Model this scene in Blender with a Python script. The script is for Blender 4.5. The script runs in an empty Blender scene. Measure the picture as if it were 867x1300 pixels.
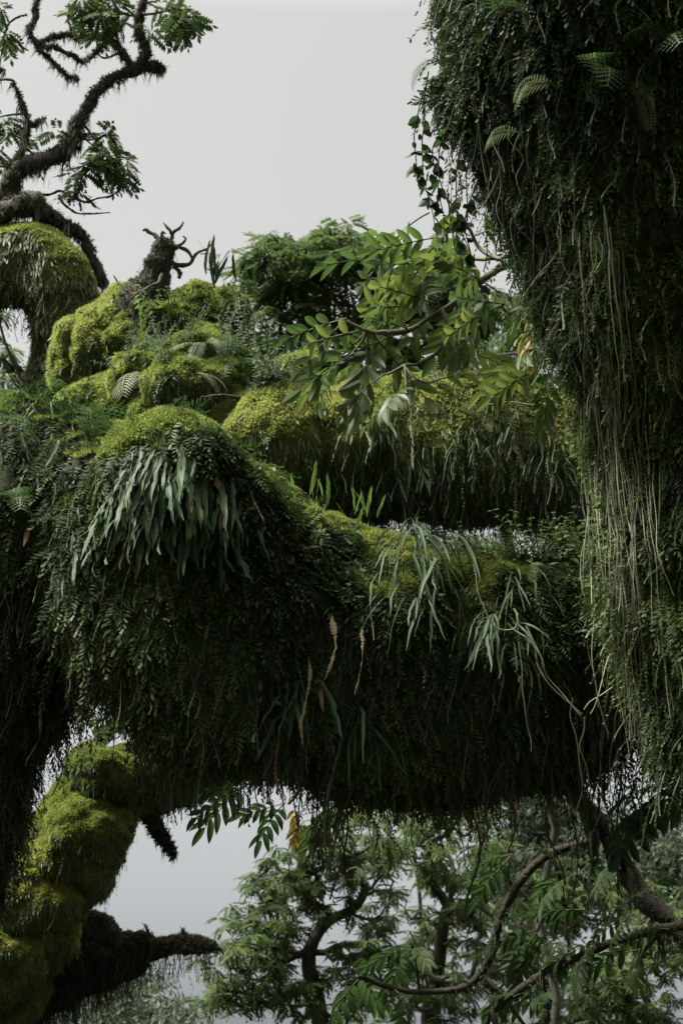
import bpy, math, random
import numpy as np
from mathutils import Vector

RNG = np.random.default_rng(11)
random.seed(5)
C = bpy.context.scene.collection
SC = bpy.context.scene

# ------------------------------------------------------------------ camera
PITCH = math.radians(22.0)
CAM = np.array([0.0, 0.0, 1.6])
FW = np.array([0.0, math.cos(PITCH), math.sin(PITCH)])
UP = np.array([0.0, -math.sin(PITCH), math.cos(PITCH)])
RT = np.array([1.0, 0.0, 0.0])
K = 0.72 / 1300.0                     # metres per photo pixel at one metre


def P(px, py, d):
    return CAM + FW * d + RT * ((px - 433.5) * K * d) + UP * (-(py - 650.0) * K * d)


def proj(v):
    r = v - CAM
    d = r @ FW
    d = np.where(np.abs(d) < 1e-6, 1e-6, d)
    return (r @ RT) / (K * d) + 433.5, 650.0 - (r @ UP) / (K * d), d


# ------------------------------------------------------------------ noise
def vnoise(p, seed=0):
    p = np.asarray(p, dtype=np.float64)
    i = np.floor(p).astype(np.int64)
    f = p - i
    f = f * f * (3 - 2 * f)

    def h(dx, dy, dz):
        a = (i[..., 0] + dx) * 374761393 + (i[..., 1] + dy) * 668265263 + (i[..., 2] + dz) * 1440662683 + seed * 974634777
        a &= 0xffffffff
        a = ((a ^ (a >> 13)) * 1274126177) & 0xffffffff
        a ^= a >> 16
        return a / 2147483648.0 - 1.0
    x, y, z = f[..., 0], f[..., 1], f[..., 2]
    a = h(0, 0, 0) * (1 - x) + h(1, 0, 0) * x
    b = h(0, 1, 0) * (1 - x) + h(1, 1, 0) * x
    c = h(0, 0, 1) * (1 - x) + h(1, 0, 1) * x
    d = h(0, 1, 1) * (1 - x) + h(1, 1, 1) * x
    return (a * (1 - y) + b * y) * (1 - z) + (c * (1 - y) + d * y) * z


def fbm(p, octv=3, seed=0):
    s = 0.0
    a = 1.0
    p = np.asarray(p, dtype=np.float64)
    for o in range(octv):
        s = s + a * vnoise(p * (2.03 ** o) + 7.3 * o, seed + o)
        a *= 0.5
    return s


def nrm(v):
    return v / np.maximum(np.linalg.norm(v, axis=-1, keepdims=True), 1e-9)


def sstep(a, b, x):
    t = np.clip((x - a) / (b - a), 0, 1)
    return t * t * (3 - 2 * t)


# ------------------------------------------------------------------ mesh from arrays
def build_mesh(name, chunks, tints=None, smooth=False):
    """chunks: list of (V (n,3), F (m,k))"""
    Vs, loops, starts, tots = [], [], [], []
    off = 0
    lo = 0
    for V, F in chunks:
        Vs.append(V)
        F = np.asarray(F, dtype=np.int64)
        k = F.shape[1]
        loops.append((F + off).ravel())
        starts.append(lo + np.arange(F.shape[0]) * k)
        lo += F.shape[0] * k
        off += V.shape[0]
    V = np.concatenate(Vs)
    L = np.concatenate(loops)
    S = np.concatenate(starts)
    me = bpy.data.meshes.new(name)
    me.vertices.add(len(V))
    me.vertices.foreach_set('co', V.astype(np.float32).ravel())
    me.loops.add(len(L))
    me.loops.foreach_set('vertex_index', L.astype(np.int32))
    me.polygons.add(len(S))
    me.polygons.foreach_set('loop_start', S.astype(np.int32))
    if tints is not None:
        at = me.attributes.new('tint', 'FLOAT', 'POINT')
        at.data.foreach_set('value', np.concatenate(tints).astype(np.float32))
    me.update(calc_edges=True)
    if smooth:
        me.polygons.foreach_set('use_smooth', np.ones(len(S), dtype=bool))
    return me


def link(name, me, mat=None, parent=None):
    o = bpy.data.objects.new(name, me)
    C.objects.link(o)
    if mat is not None and len(me.materials) == 0:
        me.materials.append(mat)
    if parent is not None:
        o.parent = parent
    return o


def thing(name, label, cat, loc=(0, 0, 0), group=None):
    o = bpy.data.objects.new(name, None)
    o.empty_display_size = 0.1
    C.objects.link(o)
    o.location = [float(c) for c in loc]
    o['label'] = label
    o['category'] = cat
    if group:
        o['group'] = group
    return o


def tag(o, label, cat, group=None):
    o['label'] = label
    o['category'] = cat
    if group:
        o['group'] = group
    return o


# ------------------------------------------------------------------ materials
def mat(name, ramp, rough=0.6, transl=0.0, objrand=False, spec=0.3, nscale=6.0, namp=0.25, bump=0.0):
    m = bpy.data.materials.new(name)
    m.use_nodes = True
    nt = m.node_tree
    nt.nodes.clear()
    out = nt.nodes.new('ShaderNodeOutputMaterial')
    pr = nt.nodes.new('ShaderNodeBsdfPrincipled')
    pr.inputs['Roughness'].default_value = rough
    pr.inputs['Specular IOR Level'].default_value = spec
    if objrand:
        src = nt.nodes.new('ShaderNodeObjectInfo').outputs['Random']
    else:
        at = nt.nodes.new('ShaderNodeAttribute')
        at.attribute_name = 'tint'
        src = at.outputs['Fac']
    tc = nt.nodes.new('ShaderNodeTexCoord')
    no = nt.nodes.new('ShaderNodeTexNoise')
    no.inputs['Scale'].default_value = nscale
    no.inputs['Detail'].default_value = 5
    nt.links.new(tc.outputs['Object'], no.inputs['Vector'])
    mm = nt.nodes.new('ShaderNodeMath')
    mm.operation = 'MULTIPLY_ADD'
    nt.links.new(no.outputs['Fac'], mm.inputs[0])
    mm.inputs[1].default_value = namp * 2
    sub = nt.nodes.new('ShaderNodeMath')
    sub.operation = 'SUBTRACT'
    nt.links.new(src, sub.inputs[0])
    sub.inputs[1].default_value = namp
    nt.links.new(sub.outputs[0], mm.inputs[2])
    cr = nt.nodes.new('ShaderNodeValToRGB')
    el = cr.color_ramp.elements
    n = len(ramp)
    for i, c in enumerate(ramp):
        if i < 2:
            e = el[i]
            e.position = i / (n - 1)
        else:
            e = el.new(i / (n - 1))
        e.color = (c[0], c[1], c[2], 1)
    for i, c in enumerate(ramp):
        el[i].position = i / (n - 1)
        el[i].color = (c[0], c[1], c[2], 1)
    nt.links.new(mm.outputs[0], cr.inputs['Fac'])
    nt.links.new(cr.outputs['Color'], pr.inputs['Base Color'])
    if bump > 0:
        bp = nt.nodes.new('ShaderNodeBump')
        bp.inputs['Strength'].default_value = bump
        bp.inputs['Distance'].default_value = 0.02
        n2 = nt.nodes.new('ShaderNodeTexNoise')
        n2.inputs['Scale'].default_value = nscale * 6
        n2.inputs['Detail'].default_value = 6
        nt.links.new(tc.outputs['Object'], n2.inputs['Vector'])
        nt.links.new(n2.outputs['Fac'], bp.inputs['Height'])
        nt.links.new(bp.outputs['Normal'], pr.inputs['Normal'])
    if transl > 0:
        tr = nt.nodes.new('ShaderNodeBsdfTranslucent')
        hs = nt.nodes.new('ShaderNodeHueSaturation')
        hs.inputs['Hue'].default_value = 0.505
        hs.inputs['Saturation'].default_value = 1.0
        hs.inputs['Value'].default_value = 1.5
        nt.links.new(cr.outputs['Color'], hs.inputs['Color'])
        nt.links.new(hs.outputs['Color'], tr.inputs['Color'])
        mx = nt.nodes.new('ShaderNodeMixShader')
        mx.inputs[0].default_value = transl
        nt.links.new(pr.outputs[0], mx.inputs[1])
        nt.links.new(tr.outputs[0], mx.inputs[2])
        nt.links.new(mx.outputs[0], out.inputs['Surface'])
    else:
        nt.links.new(pr.outputs[0], out.inputs['Surface'])
    return m


M = {}
M['peat'] = mat('damp_bark', [(.009, .0085, .005), (.022, .02, .012)], .9, nscale=8, bump=.6)
M['moss_mat'] = mat('moss_mat', [(.035, .04, .012), (.10, .10, .02)], .9, nscale=8, bump=.6)
M['fern_dark'] = mat('dark_filmy_fern', [(.009, .020, .006), (.022, .040, .011), (.05, .075, .018)], .6, .28, nscale=3)
M['tongue_dark'] = mat('dark_tongue_moss', [(.016, .03, .009), (.035, .058, .016), (.065, .085, .025)], .6, .25, nscale=3)
M['litter'] = mat('leaf_litter', [(.05, .03, .014), (.12, .075, .03), (.2, .15, .08)], .85)
M['bark'] = mat('bark', [(.02, .019, .014), (.05, .045, .033)], .85, nscale=10, bump=.5)
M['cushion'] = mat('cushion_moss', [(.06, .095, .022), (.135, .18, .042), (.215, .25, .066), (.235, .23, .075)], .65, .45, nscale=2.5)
M['cushion_lime'] = mat('lime_moss', [(.06, .09, .02), (.14, .17, .036), (.235, .25, .06), (.25, .225, .065)], .65, .45, nscale=2.5)
M['cushion_green'] = mat('green_moss', [(.045, .07, .014), (.10, .13, .026), (.19, .20, .045)], .7, .45, nscale=2.5)
M['fern_cover'] = mat('filmy_fern', [(.010, .022, .007), (.024, .044, .012), (.048, .073, .018)], .6, .3, nscale=3)
M['tongue'] = mat('tongue_moss', [(.016, .034, .008), (.036, .062, .016), (.08, .10, .026)], .55, .25, nscale=3)
M['fringe'] = mat('moss_fringe', [(.010, .015, .008), (.03, .038, .018)], .8, .1)
M['dry'] = mat('dry_moss', [(.03, .028, .02), (.075, .066, .045), (.13, .115, .085)], .9, .1)
M['brown_moss'] = mat('brown_moss', [(.016, .016, .010), (.038, .036, .022), (.07, .065, .04)], .9, .1)
M['lichen'] = mat('beard_lichen', [(.035, .042, .028), (.10, .11, .078)], .9, .2)
M['strap'] = mat('strap_frond', [(.008, .022, .006), (.017, .038, .012), (.034, .055, .021)], .6, .12, True, .18, 9, .2)
M['strap_light'] = mat('young_frond', [(.06, .12, .02), (.11, .18, .035)], .45, .35, True)
M['dead'] = mat('dead_frond', [(.08, .062, .032), (.22, .175, .09)], .8, .15, True)
M['rust'] = mat('rusty_leaf', [(.05, .025, .012), (.12, .055, .025)], .8, .15, True)
M['leaf'] = mat('pinnate_leaf', [(.024, .045, .011), (.044, .074, .017), (.09, .115, .025)], .5, .36, True, .25, 5, .15)
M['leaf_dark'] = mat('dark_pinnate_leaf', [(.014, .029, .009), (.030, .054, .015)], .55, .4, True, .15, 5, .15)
M['leaf_yellow'] = mat('yellow_leaf', [(.13, .12, .025), (.22, .15, .035)], .6, .35, True)
M['crown'] = mat('far_leaf', [(.021, .038, .012), (.040, .064, .02), (.07, .092, .029)], .6, .38, nscale=.8, spec=.12)
M['crown_dark'] = mat('dark_far_leaf', [(.014, .026, .009), (.028, .046, .014), (.05, .068, .02)], .65, .3, nscale=.8, spec=.1)  # darker leaf colour for the upper-left tree
M['crown_grey'] = mat('far_grey_leaf', [(.03, .045, .025), (.055, .075, .042)], .6, .33, nscale=.8)  # the far trees' own grey-green leaf colour
M['vine'] = mat('dry_vine', [(.075, .082, .05), (.28, .285, .19)], .85, 0, True)
M['vine_dark'] = mat('dark_root', [(.02, .018, .013), (.05, .045, .032)], .9, 0, True)
M['herb'] = mat('herb_leaf', [(.06, .10, .03), (.11, .16, .05)], .5, .35, True)
M['herb_grey'] = mat('grey_herb_leaf', [(.05, .075, .04), (.10, .13, .08)], .6, .3, True)
M['fern_pale'] = mat('pale_fern', [(.07, .095, .045), (.15, .17, .10)], .6, .3, True)
M['fern_green'] = mat('green_fern', [(.035, .07, .02), (.06, .10, .03)], .6, .3, True)
M['twig'] = mat('green_twig', [(.035, .035, .018), (.07, .065, .035)], .7, 0, nscale=12)
M['soil'] = mat('forest_floor', [(.012, .014, .007), (.03, .032, .014)], .95, nscale=1.5, bump=.4)


# ------------------------------------------------------------------ curves, tubes
def smooth_path(pts, n):
    pts = np.asarray(pts, dtype=float)
    m = len(pts)
    if m == 2:
        t = np.linspace(0, 1, n)[:, None]
        return pts[0] * (1 - t) + pts[1] * t
    ext = np.vstack([2 * pts[0] - pts[1], pts, 2 * pts[-1] - pts[-2]])
    out = []
    for s in np.linspace(0, m - 1, n):
        i = min(int(s), m - 2)
        t = s - i
        p0, p1, p2, p3 = ext[i], ext[i + 1], ext[i + 2], ext[i + 3]
        out.append(0.5 * (2 * p1 + (p2 - p0) * t + (2 * p0 - 5 * p1 + 4 * p2 - p3) * t * t + (3 * p1 - p0 - 3 * p2 + p3) * t ** 3))
    return np.array(out)


def tube(pts, rad, k=6, jitter=0.0, seed=0):
    pts = np.asarray(pts, float)
    n = len(pts)
    rad = np.broadcast_to(np.asarray(rad, float), (n,))
    T = nrm(np.gradient(pts, axis=0))
    ref = np.array([0.13, 0.97, 0.2])
    A = nrm(np.cross(T, ref) + 1e-6)
    B = np.cross(T, A)
    th = np.arange(k) / k * 2 * math.pi
    V = pts[:, None, :] + rad[:, None, None] * (A[:, None, :] * np.cos(th)[None, :, None] + B[:, None, :] * np.sin(th)[None, :, None])
    if jitter:
        f = 1 + jitter * fbm(V * (1.2 / max(rad.max(), 1e-4)) , 2, seed)
        V = pts[:, None, :] + (V - pts[:, None, :]) * f[..., None]
    i = np.arange(n - 1)[:, None] * k
    j = np.arange(k)[None, :]
    j2 = (j + 1) % k
    F = np.stack([i + j, i + j2, i + k + j2, i + k + j], -1).reshape(-1, 4)
    return V.reshape(-1, 3), F


# ------------------------------------------------------------------ limb surfaces
def finish_surf(V, closed):
    du = np.gradient(V, axis=0)
    if closed:
        dv = np.roll(V, -1, 1) - np.roll(V, 1, 1)
    else:
        dv = np.gradient(V, axis=1)
    N = nrm(np.cross(du, dv))
    return N


def displace(V, N, amps, seed, fac=1.0):
    for k, (fr, am) in enumerate(amps):
        V = V + N * (fac * am * fbm(V * fr, 3, seed + 13 * k))[..., None]
    return V


def limb(spec, nu=160, nv=72, amps=((1.2, .06), (4, .03), (12, .012)), seed=1, upref=None):
    """spec rows: px, py, d, r_up, r_dn, r_side (photo pixels at that depth)"""
    s = np.array(spec, float)
    pos = np.array([P(a[0], a[1], a[2]) for a in s])
    sc = K * s[:, 2]
    rr = s[:, 3:6] * sc[:, None]
    Q = smooth_path(np.hstack([pos, rr]), nu)
    c, ru, rd, rs = Q[:, :3], Q[:, 3], Q[:, 4], Q[:, 5]
    T = nrm(np.gradient(c, axis=0))
    z = np.array([0, 0, 1.0]) if upref is None else np.array(upref, float)
    U = nrm(z - (T @ z)[:, None] * T)
    S = np.cross(T, U)
    th = np.arange(nv) / nv * 2 * math.pi
    sn, cs = np.sin(th), np.cos(th)
    r_v = np.where(sn[None, :] > 0, ru[:, None], rd[:, None])
    V = c[:, None, :] + U[:, None, :] * (r_v * sn[None, :])[..., None] + S[:, None, :] * (rs[:, None] * cs[None, :])[..., None]
    N = finish_surf(V, True)
    ctr = c[:, None, :]
    if ((V - ctr) * N).sum() < 0:
        N = -N
    V = displace(V, N, amps, seed, np.clip((ru + rs) / 2 / .16, .08, 1)[:, None])
    N2 = finish_surf(V, True)
    if (N2 * N).sum() < 0:
        N2 = -N2
    return dict(V=V, N=N2)


def lobe(px, py, d, rx, ry, rd, nu=70, nv=72, amps=((1.8, .09), (5, .05), (14, .018)), seed=1, tilt=0.0):
    c = P(px, py, d)
    th = np.linspace(0.02, math.pi - 0.02, nu)
    ph = np.arange(nv) / nv * 2 * math.pi
    k = K * d
    x = rx * k * np.sin(th)[:, None] * np.cos(ph)[None, :]
    y = rd * k * np.sin(th)[:, None] * np.sin(ph)[None, :]
    z = ry * k * np.cos(th)[:, None] * np.ones_like(ph)[None, :]
    ct, st = math.cos(tilt), math.sin(tilt)
    x, z = x * ct - z * st, x * st + z * ct
    V = c + np.stack([x, y, z], -1)
    N = nrm(V - c)
    V = displace(V, N, amps, seed)
    N2 = finish_surf(V, True)
    if (N2 * N).sum() < 0:
        N2 = -N2
    return dict(V=V, N=N2)


def surf_chunk(s):
    V = s['V']
    nu, nv = V.shape[:2]
    i = np.arange(nu - 1)[:, None]
    j = np.arange(nv)[None, :]
    j2 = (j + 1) % nv
    F = np.stack([i * nv + j, i * nv + j2, (i + 1) * nv + j2, (i + 1) * nv + j], -1).reshape(-1, 4)
    return V.reshape(-1, 3), F


def core(name, surfs, material, parent):
    ch = [surf_chunk(s) for s in surfs]
    me = build_mesh(name, ch, [0.5 + 0.3 * vnoise(c[0] * 5) for c in ch], True)
    return link(name, me, material, parent)


def hit(surfs, px, py):
    best = None
    for s in surfs:
        V = s['V'].reshape(-1, 3)
        N = s['N'].reshape(-1, 3)
        x, y, d = proj(V)
        dist = np.hypot(x - px, y - py)
        face = ((CAM - V) * N).sum(1) > 0
        dd = np.where(face & (d > 0), dist, 1e9)
        m = dd < max(14.0, dd.min() + 3)
        idx = np.where(m)[0]
        if len(idx) == 0:
            continue
        i = idx[np.argmin(d[idx] + 0.02 * dd[idx])]
        key = dd[i] * 0.02 + d[i]
        if best is None or key < best[0]:
            best = (key, V[i], N[i])
    return best[1], best[2]


def sample(surfs, dens, wfun, rng, back=0.15):
    PP, NN = [], []
    for s in surfs:
        V, N = s['V'], s['N']
        a = V[:-1]
        b = V[1:]
        a2 = np.roll(a, -1, 1)
        b2 = np.roll(b, -1, 1)
        area = np.linalg.norm(np.cross(b - a, a2 - a), axis=-1)
        c = (a + b + a2 + b2) / 4
        Nc = N[:-1]
        x, y, d = proj(c)
        inview = (d > 0.3) & (x > -60) & (x < 930) & (y > -60) & (y < 1360)
        face = sstep(-0.45, -0.15, ((nrm(CAM - c)) * Nc).sum(-1))
        w = area * dens * wfun(Nc, c) * (back + (1 - back) * face) * np.where(inview, 1, 0.12)
        n = rng.poisson(np.clip(w, 0, 400))
        iu, iv = np.nonzero(n)
        rep = n[iu, iv]
        iu = np.repeat(iu, rep)
        iv = np.repeat(iv, rep)
        if len(iu) == 0:
            continue
        f = rng.random((len(iu), 1))
        g = rng.random((len(iu), 1))
        nv = V.shape[1]
        iv2 = (iv + 1) % nv
        p = (V[iu, iv] * (1 - f) + V[iu + 1, iv] * f) * (1 - g) + (V[iu, iv2] * (1 - f) + V[iu + 1, iv2] * f) * g
        PP.append(p)
        NN.append(N[iu, iv])
    if not PP:
        return np.zeros((0, 3)), np.zeros((0, 3))
    return np.concatenate(PP), np.concatenate(NN)


# ------------------------------------------------------------------ small templates (Y = length, Z = face)
def quads_from_strip(L, R):
    n = len(L)
    V = np.empty((2 * n, 3))
    V[0::2] = L
    V[1::2] = R
    F = np.array([[2 * i, 2 * i + 1, 2 * i + 3, 2 * i + 2] for i in range(n - 1)])
    return V, F


def merge(parts):
    Vs, Fs, o = [], [], 0
    for V, F in parts:
        Vs.append(V)
        Fs.append(F + o)
        o += len(V)
    return np.concatenate(Vs), np.concatenate(Fs)


def t_tuft(r):
    Vs, Fs = [], []
    for k in range(5):
        a = r.random() * 6.28
        lean = 0.35 + 0.75 * r.random()
        h = 0.35 + 0.55 * r.random()
        w = 0.17
        dx, dz = math.cos(a), math.sin(a)
        b = np.array([dx * .12, 0, dz * .12])
        tip = np.array([dx * lean, h, dz * lean])
        side = np.array([-dz, 0, dx]) * w
        Vs += [b - side, b + side, tip]
        Fs.append([3 * k, 3 * k + 1, 3 * k + 2])
    return np.array(Vs), np.array(Fs)


def t_sprig(r, pairs=8):
    V, F = [], []
    o = 0
    cv = (r.random() - .5) * .4
    for i in range(pairs + 1):
        y = 0.06 + i / pairs * 0.86
        ln = 0.30 * (1 - (i / pairs) ** 1.4) + .05
        for s in ((-1, 1) if i < pairs else (0,)):
            y2 = y + (r.random() - .5) * .05
            b = np.array([cv * y2 * y2, y2, -0.35 * y2 * y2 + (r.random() - .5) * .04])
            t = b + np.array([s * ln, 0.10 + .12 * r.random() + (.05 if s == 0 else 0), -.02 - .2 * ln * r.random() * 2])
            m1 = b + (t - b) * .55 + np.array([.0 if s else .05, .055, .015])
            m2 = b + (t - b) * .55 + np.array([.0 if s else -.05, -.05, .015])
            V += [b, m1, t, m2]
            F.append([o, o + 1, o + 2, o + 3])
            o += 4
    return np.array(V), np.array(F)


def t_tongue(r, w=.14):
    n = 5
    s = np.linspace(0, 1, n)
    bend = (r.random() - .3) * .5
    sway = (r.random() - .5) * .35
    prof = w * np.array([.5, 1.0, 1.05, .75, .12]) * (0.8 + .4 * r.random(n))
    z = -bend * s ** 2 + .04 * r.standard_normal(n)
    x = sway * s ** 2
    tw = (r.random() - .5) * .8 * s
    L = np.stack([x - prof * np.cos(tw), s, z - prof * np.sin(tw)], -1)
    Rr = np.stack([x + prof * np.cos(tw), s, z + prof * np.sin(tw)], -1)
    return quads_from_strip(L, Rr)


def t_strand(r, n=13, leaf=.09, w=.03, sway=1.0):
    V, F = [], []
    ph = r.random() * 6
    am = (.03 + .04 * r.random()) * sway
    ys = np.linspace(0, 1, n)
    cx = am * np.sin(ys * (4 + 4 * r.random()) + ph) - am * math.sin(ph)
    cz = am * np.cos(ys * (3 + 4 * r.random()) + ph) - am * math.cos(ph)
    th = .008 if sway == 1 else .005
    st = quads_from_strip(np.stack([cx - th, ys, cz], -1), np.stack([cx + th, ys, cz], -1))
    parts = [st]
    for i in range(n - 1):
        for s in (-1, 1):
            if r.random() < .25:
                continue
            a = r.random() * 1.2 - .6
            ln = leaf * (.5 + .8 * r.random()) * (1.1 - .6 * ys[i])
            b = np.array([cx[i], ys[i] + r.random() / n, cz[i]])
            t = b + np.array([s * math.cos(a) * ln, ln * .9, math.sin(a) * ln])
            m = (b + t) / 2
            sd = np.array([math.sin(a) * .2, .25, s]) * w * .5
            parts.append((np.array([b, m + sd, t, m - sd]), np.array([[0, 1, 2, 3]])))
    return merge(parts)


def t_beard(r):
    parts = []
    for k in range(6):
        n = 4
        s = np.linspace(0, 1, n) * (.5 + .5 * r.random())
        x = (r.random() - .5) * .14 + .05 * np.sin(s * 7 + r.random() * 6)
        z = (r.random() - .5) * .14 + .05 * np.sin(s * 6 + r.random() * 6)
        w = .02 * (1.1 - np.linspace(0, 1, n))
        parts.append(quads_from_strip(np.stack([x - w, s, z], -1), np.stack([x + w, s, z], -1)))
    return merge(parts)


def t_pinnate_low(r, pairs=6):
    V, F = [], []
    o = 0
    droop = .35 + .5 * r.random()

    def axis(s):
        return np.array([0, s * (1 - .25 * droop * s), -droop * s * s * .75])
    for i in range(pairs + 1):
        s0 = .22 + .72 * i / pairs
        b = axis(s0)
        for sd in ((-1, 1) if i < pairs else (0,)):
            ln = .36 * (1 - .35 * abs(i / pairs - .45))
            d = np.array([sd * .85, .5 if sd else 1.0, -.28 - .3 * r.random()])
            d /= np.linalg.norm(d)
            t = b + d * ln
            side = np.cross(d, [0, 0, 1.0])
            side /= np.linalg.norm(side)
            m = b + d * ln * .5
            w = .062
            V += [b, m + side * w - [0, 0, .015], t, m - side * w - [0, 0, .015]]
            F.append([o, o + 1, o + 2, o + 3])
            o += 4
    return np.array(V), np.array(F)


def t_smallleaf(r):
    parts = []
    for k in range(7):
        b = np.array([(r.random() - .5) * .7, r.random() * .9, (r.random() - .5) * .7])
        d = nrm(np.array([r.random() - .5, r.random() * .6, r.random() - .8]))
        t = b + d * (.28 + .2 * r.random())
        sd = nrm(np.cross(d, r.random(3) - .5)) * .06
        m = (b + t) / 2
        parts.append((np.array([b, m + sd, t, m - sd]), np.array([[0, 1, 2, 3]])))
    return merge(parts)


tr = np.random.default_rng(3)
T_TUFT = [t_tuft(tr) for _ in range(8)]
T_SPRIG = [t_sprig(tr) for _ in range(8)]
T_TONGUE = [t_tongue(tr, .07) for _ in range(10)]
T_STRAP = [t_tongue(tr, .07) for _ in range(10)]
T_STRAND = [t_strand(tr) for _ in range(10)]
T_THREAD = [t_strand(tr, 13, .05, .025, .4) for _ in range(8)]
T_BEARD = [t_beard(tr) for _ in range(8)]
T_PIN = [t_pinnate_low(tr) for _ in range(8)]
T_SMALL = [t_smallleaf(tr) for _ in range(8)]


def instance(tmpls, pos, X, Y, Z, scale, tint, rng):
    chunks, tints = [], []
    which = rng.integers(0, len(tmpls), len(pos))
    for k, (TV, TF) in enumerate(tmpls):
        idx = np.where(which == k)[0]
        if len(idx) == 0:
            continue
        s = scale[idx][:, None, None]
        V = pos[idx][:, None, :] + s * (TV[None, :, 0:1] * X[idx][:, None, :] + TV[None, :, 1:2] * Y[idx][:, None, :] + TV[None, :, 2:3] * Z[idx][:, None, :])
        nvt = len(TV)
        F = TF[None] + (np.arange(len(idx)) * nvt)[:, None, None]
        chunks.append((V.reshape(-1, 3), F.reshape(-1, TF.shape[1])))
        tints.append(np.repeat(tint[idx], nvt))
    return chunks, tints


G = np.array([0, 0, -1.0])


def frames(N, mode, rng, spread=.35, lift=.35):
    n = len(N)
    rnd = rng.standard_normal((n, 3))
    if mode == 'droop':
        gt = G - (N @ G)[:, None] * N
        Y = nrm(nrm(gt) * np.minimum(1, np.linalg.norm(gt, axis=1, keepdims=True) * 2) + N * lift + G * .25 + rnd * spread)
        Z = nrm(N - (N * Y).sum(1, keepdims=True) * Y + rnd[:, ::-1] * .25)
    elif mode == 'up':
        Y = nrm(N * .7 - G * .35 + rnd * spread)
        Z = nrm(rng.standard_normal((n, 3)))
    else:
        Y = nrm(G + rnd * spread * .5 + N * lift * .5)
        Z = nrm(N * .6 + rnd * .5)
    Z = nrm(Z - (Z * Y).sum(1, keepdims=True) * Y)
    X = np.cross(Y, Z)
    return X, Y, Z


def layer(name, material, parent, surfs, tmpls, dens, size, wfun, mode, rng, spread=.35, lift=.35, back=.15, sizefun=None, tnoise=1.2, off=0.0):
    p, n = sample(surfs, dens, wfun, rng, back)
    if len(p) == 0:
        return None
    X, Y, Z = frames(n, mode, rng, spread, lift)
    sc = size[0] + (size[1] - size[0]) * rng.random(len(p)) ** 1.5
    if sizefun is not None:
        sc = sc * sizefun(n, p)
    tint = np.clip(.5 + .42 * fbm(p * tnoise, 2, 77) + .22 * rng.standard_normal(len(p)), 0, 1)
    ch, ti = instance(tmpls, p + n * off, X, Y, Z, sc, tint, rng)
    me = build_mesh(name, ch, ti)
    o = link(name, me, material, parent)
    o['kind'] = 'stuff'
    return o


def w_top(lo, hi, left=.25, na=.25, fr=2.0, sd=4):
    return lambda N, p: sstep(lo, hi, N[..., 2] - left * N[..., 0] + na * fbm(p * fr, 2, sd))


def w_side(lo, hi, left=.25, na=.25, fr=2.0, sd=4, clump=.5, cf=6):
    def f(N, p):
        t = 1 - .92 * sstep(lo, hi, N[..., 2] - left * N[..., 0] + na * fbm(p * fr, 2, sd))
        return t * np.clip(.8 + clump * 1.6 * fbm(p * cf, 2, sd + 9), .08, 2)
    return f


def w_under(a=-.1, b=-.5, fr=5, sd=3):
    return lambda N, p: sstep(a, b, N[..., 2]) * np.clip(.6 + 1.3 * fbm(p * fr, 2, sd), .03, 2)


RAD = math.radians
exec_order = []

# ================================================================== 1 FOREGROUND TREE
fg = thing('mossy_tree', 'huge dark moss-draped tree limb with a humped bright mossy crest spanning the picture', 'tree', P(-410, 1890, 6.1))
FG_L = [(-260, 680, 6.3, 190, 210, 150), (-60, 690, 6.25, 192, 200, 150), (40, 690, 6.15, 188, 150, 150),
        (110, 690, 6.08, 152, 122, 140), (165, 712, 5.98, 138, 128, 135), (215, 728, 5.85, 170, 155, 140), (270, 748, 5.88, 178, 180, 135), (330, 785, 5.95, 160, 180, 130),
        (400, 808, 6.0, 155, 175, 128), (480, 828, 6.05, 155, 160, 122), (560, 838, 6.1, 140, 150, 115), (640, 842, 6.15, 130, 128, 105),
        (720, 830, 6.2, 112, 115, 95), (800, 805, 6.3, 92, 95, 85), (900, 770, 6.5, 80, 80, 75), (1050, 720, 6.8, 70, 70, 65)]
fg_limb = limb(FG_L, 300, 110, ((1.0, .05), (3.0, .05), (7, .03), (18, .012)), 21)
FG_T = [(-420, 2000, 6.1, 150, 150, 150), (-300, 1500, 6.1, 130, 130, 130), (-150, 1150, 6.1, 118, 118, 120), (-92, 950, 6.1, 128, 128, 130),
        (-42, 820, 6.15, 148, 148, 140), (0, 700, 6.2, 165, 165, 140), (20, 600, 6.25, 120, 120, 120)]
fg_trunk = limb(FG_T, 200, 90, ((1.0, .06), (3.5, .05), (10, .02)), 31, upref=(0, -1, 0.1))
hump = lobe(214, 600, 5.62, 78, 70, 62, seed=77, amps=((2.5, .03), (7, .02)))
hump2 = lobe(262, 640, 5.66, 70, 62, 58, seed=78, amps=((2.5, .03), (7, .02)))
fg_surfs = [fg_limb, fg_trunk, hump, hump2]


def to_local(o):
    return o


def off_parent(root):
    """children are built in world coordinates: shift them so that the Empty can sit at the base"""
    for ch in root.children:
        if not ch.get('_loc'):
            ch.location = [ch.location[i] - root.location[i] for i in range(3)]


core('trunk', [fg_trunk], M['peat'], fg)
core('limb', [fg_limb, hump, hump2], M['peat'], fg)
r1 = np.random.default_rng(101)
def fan_zone(p):
    x, y, d = proj(p)
    return sstep(95, 70, np.abs(x - 222)) * sstep(565, 590, y) * sstep(720, 680, y)


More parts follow.
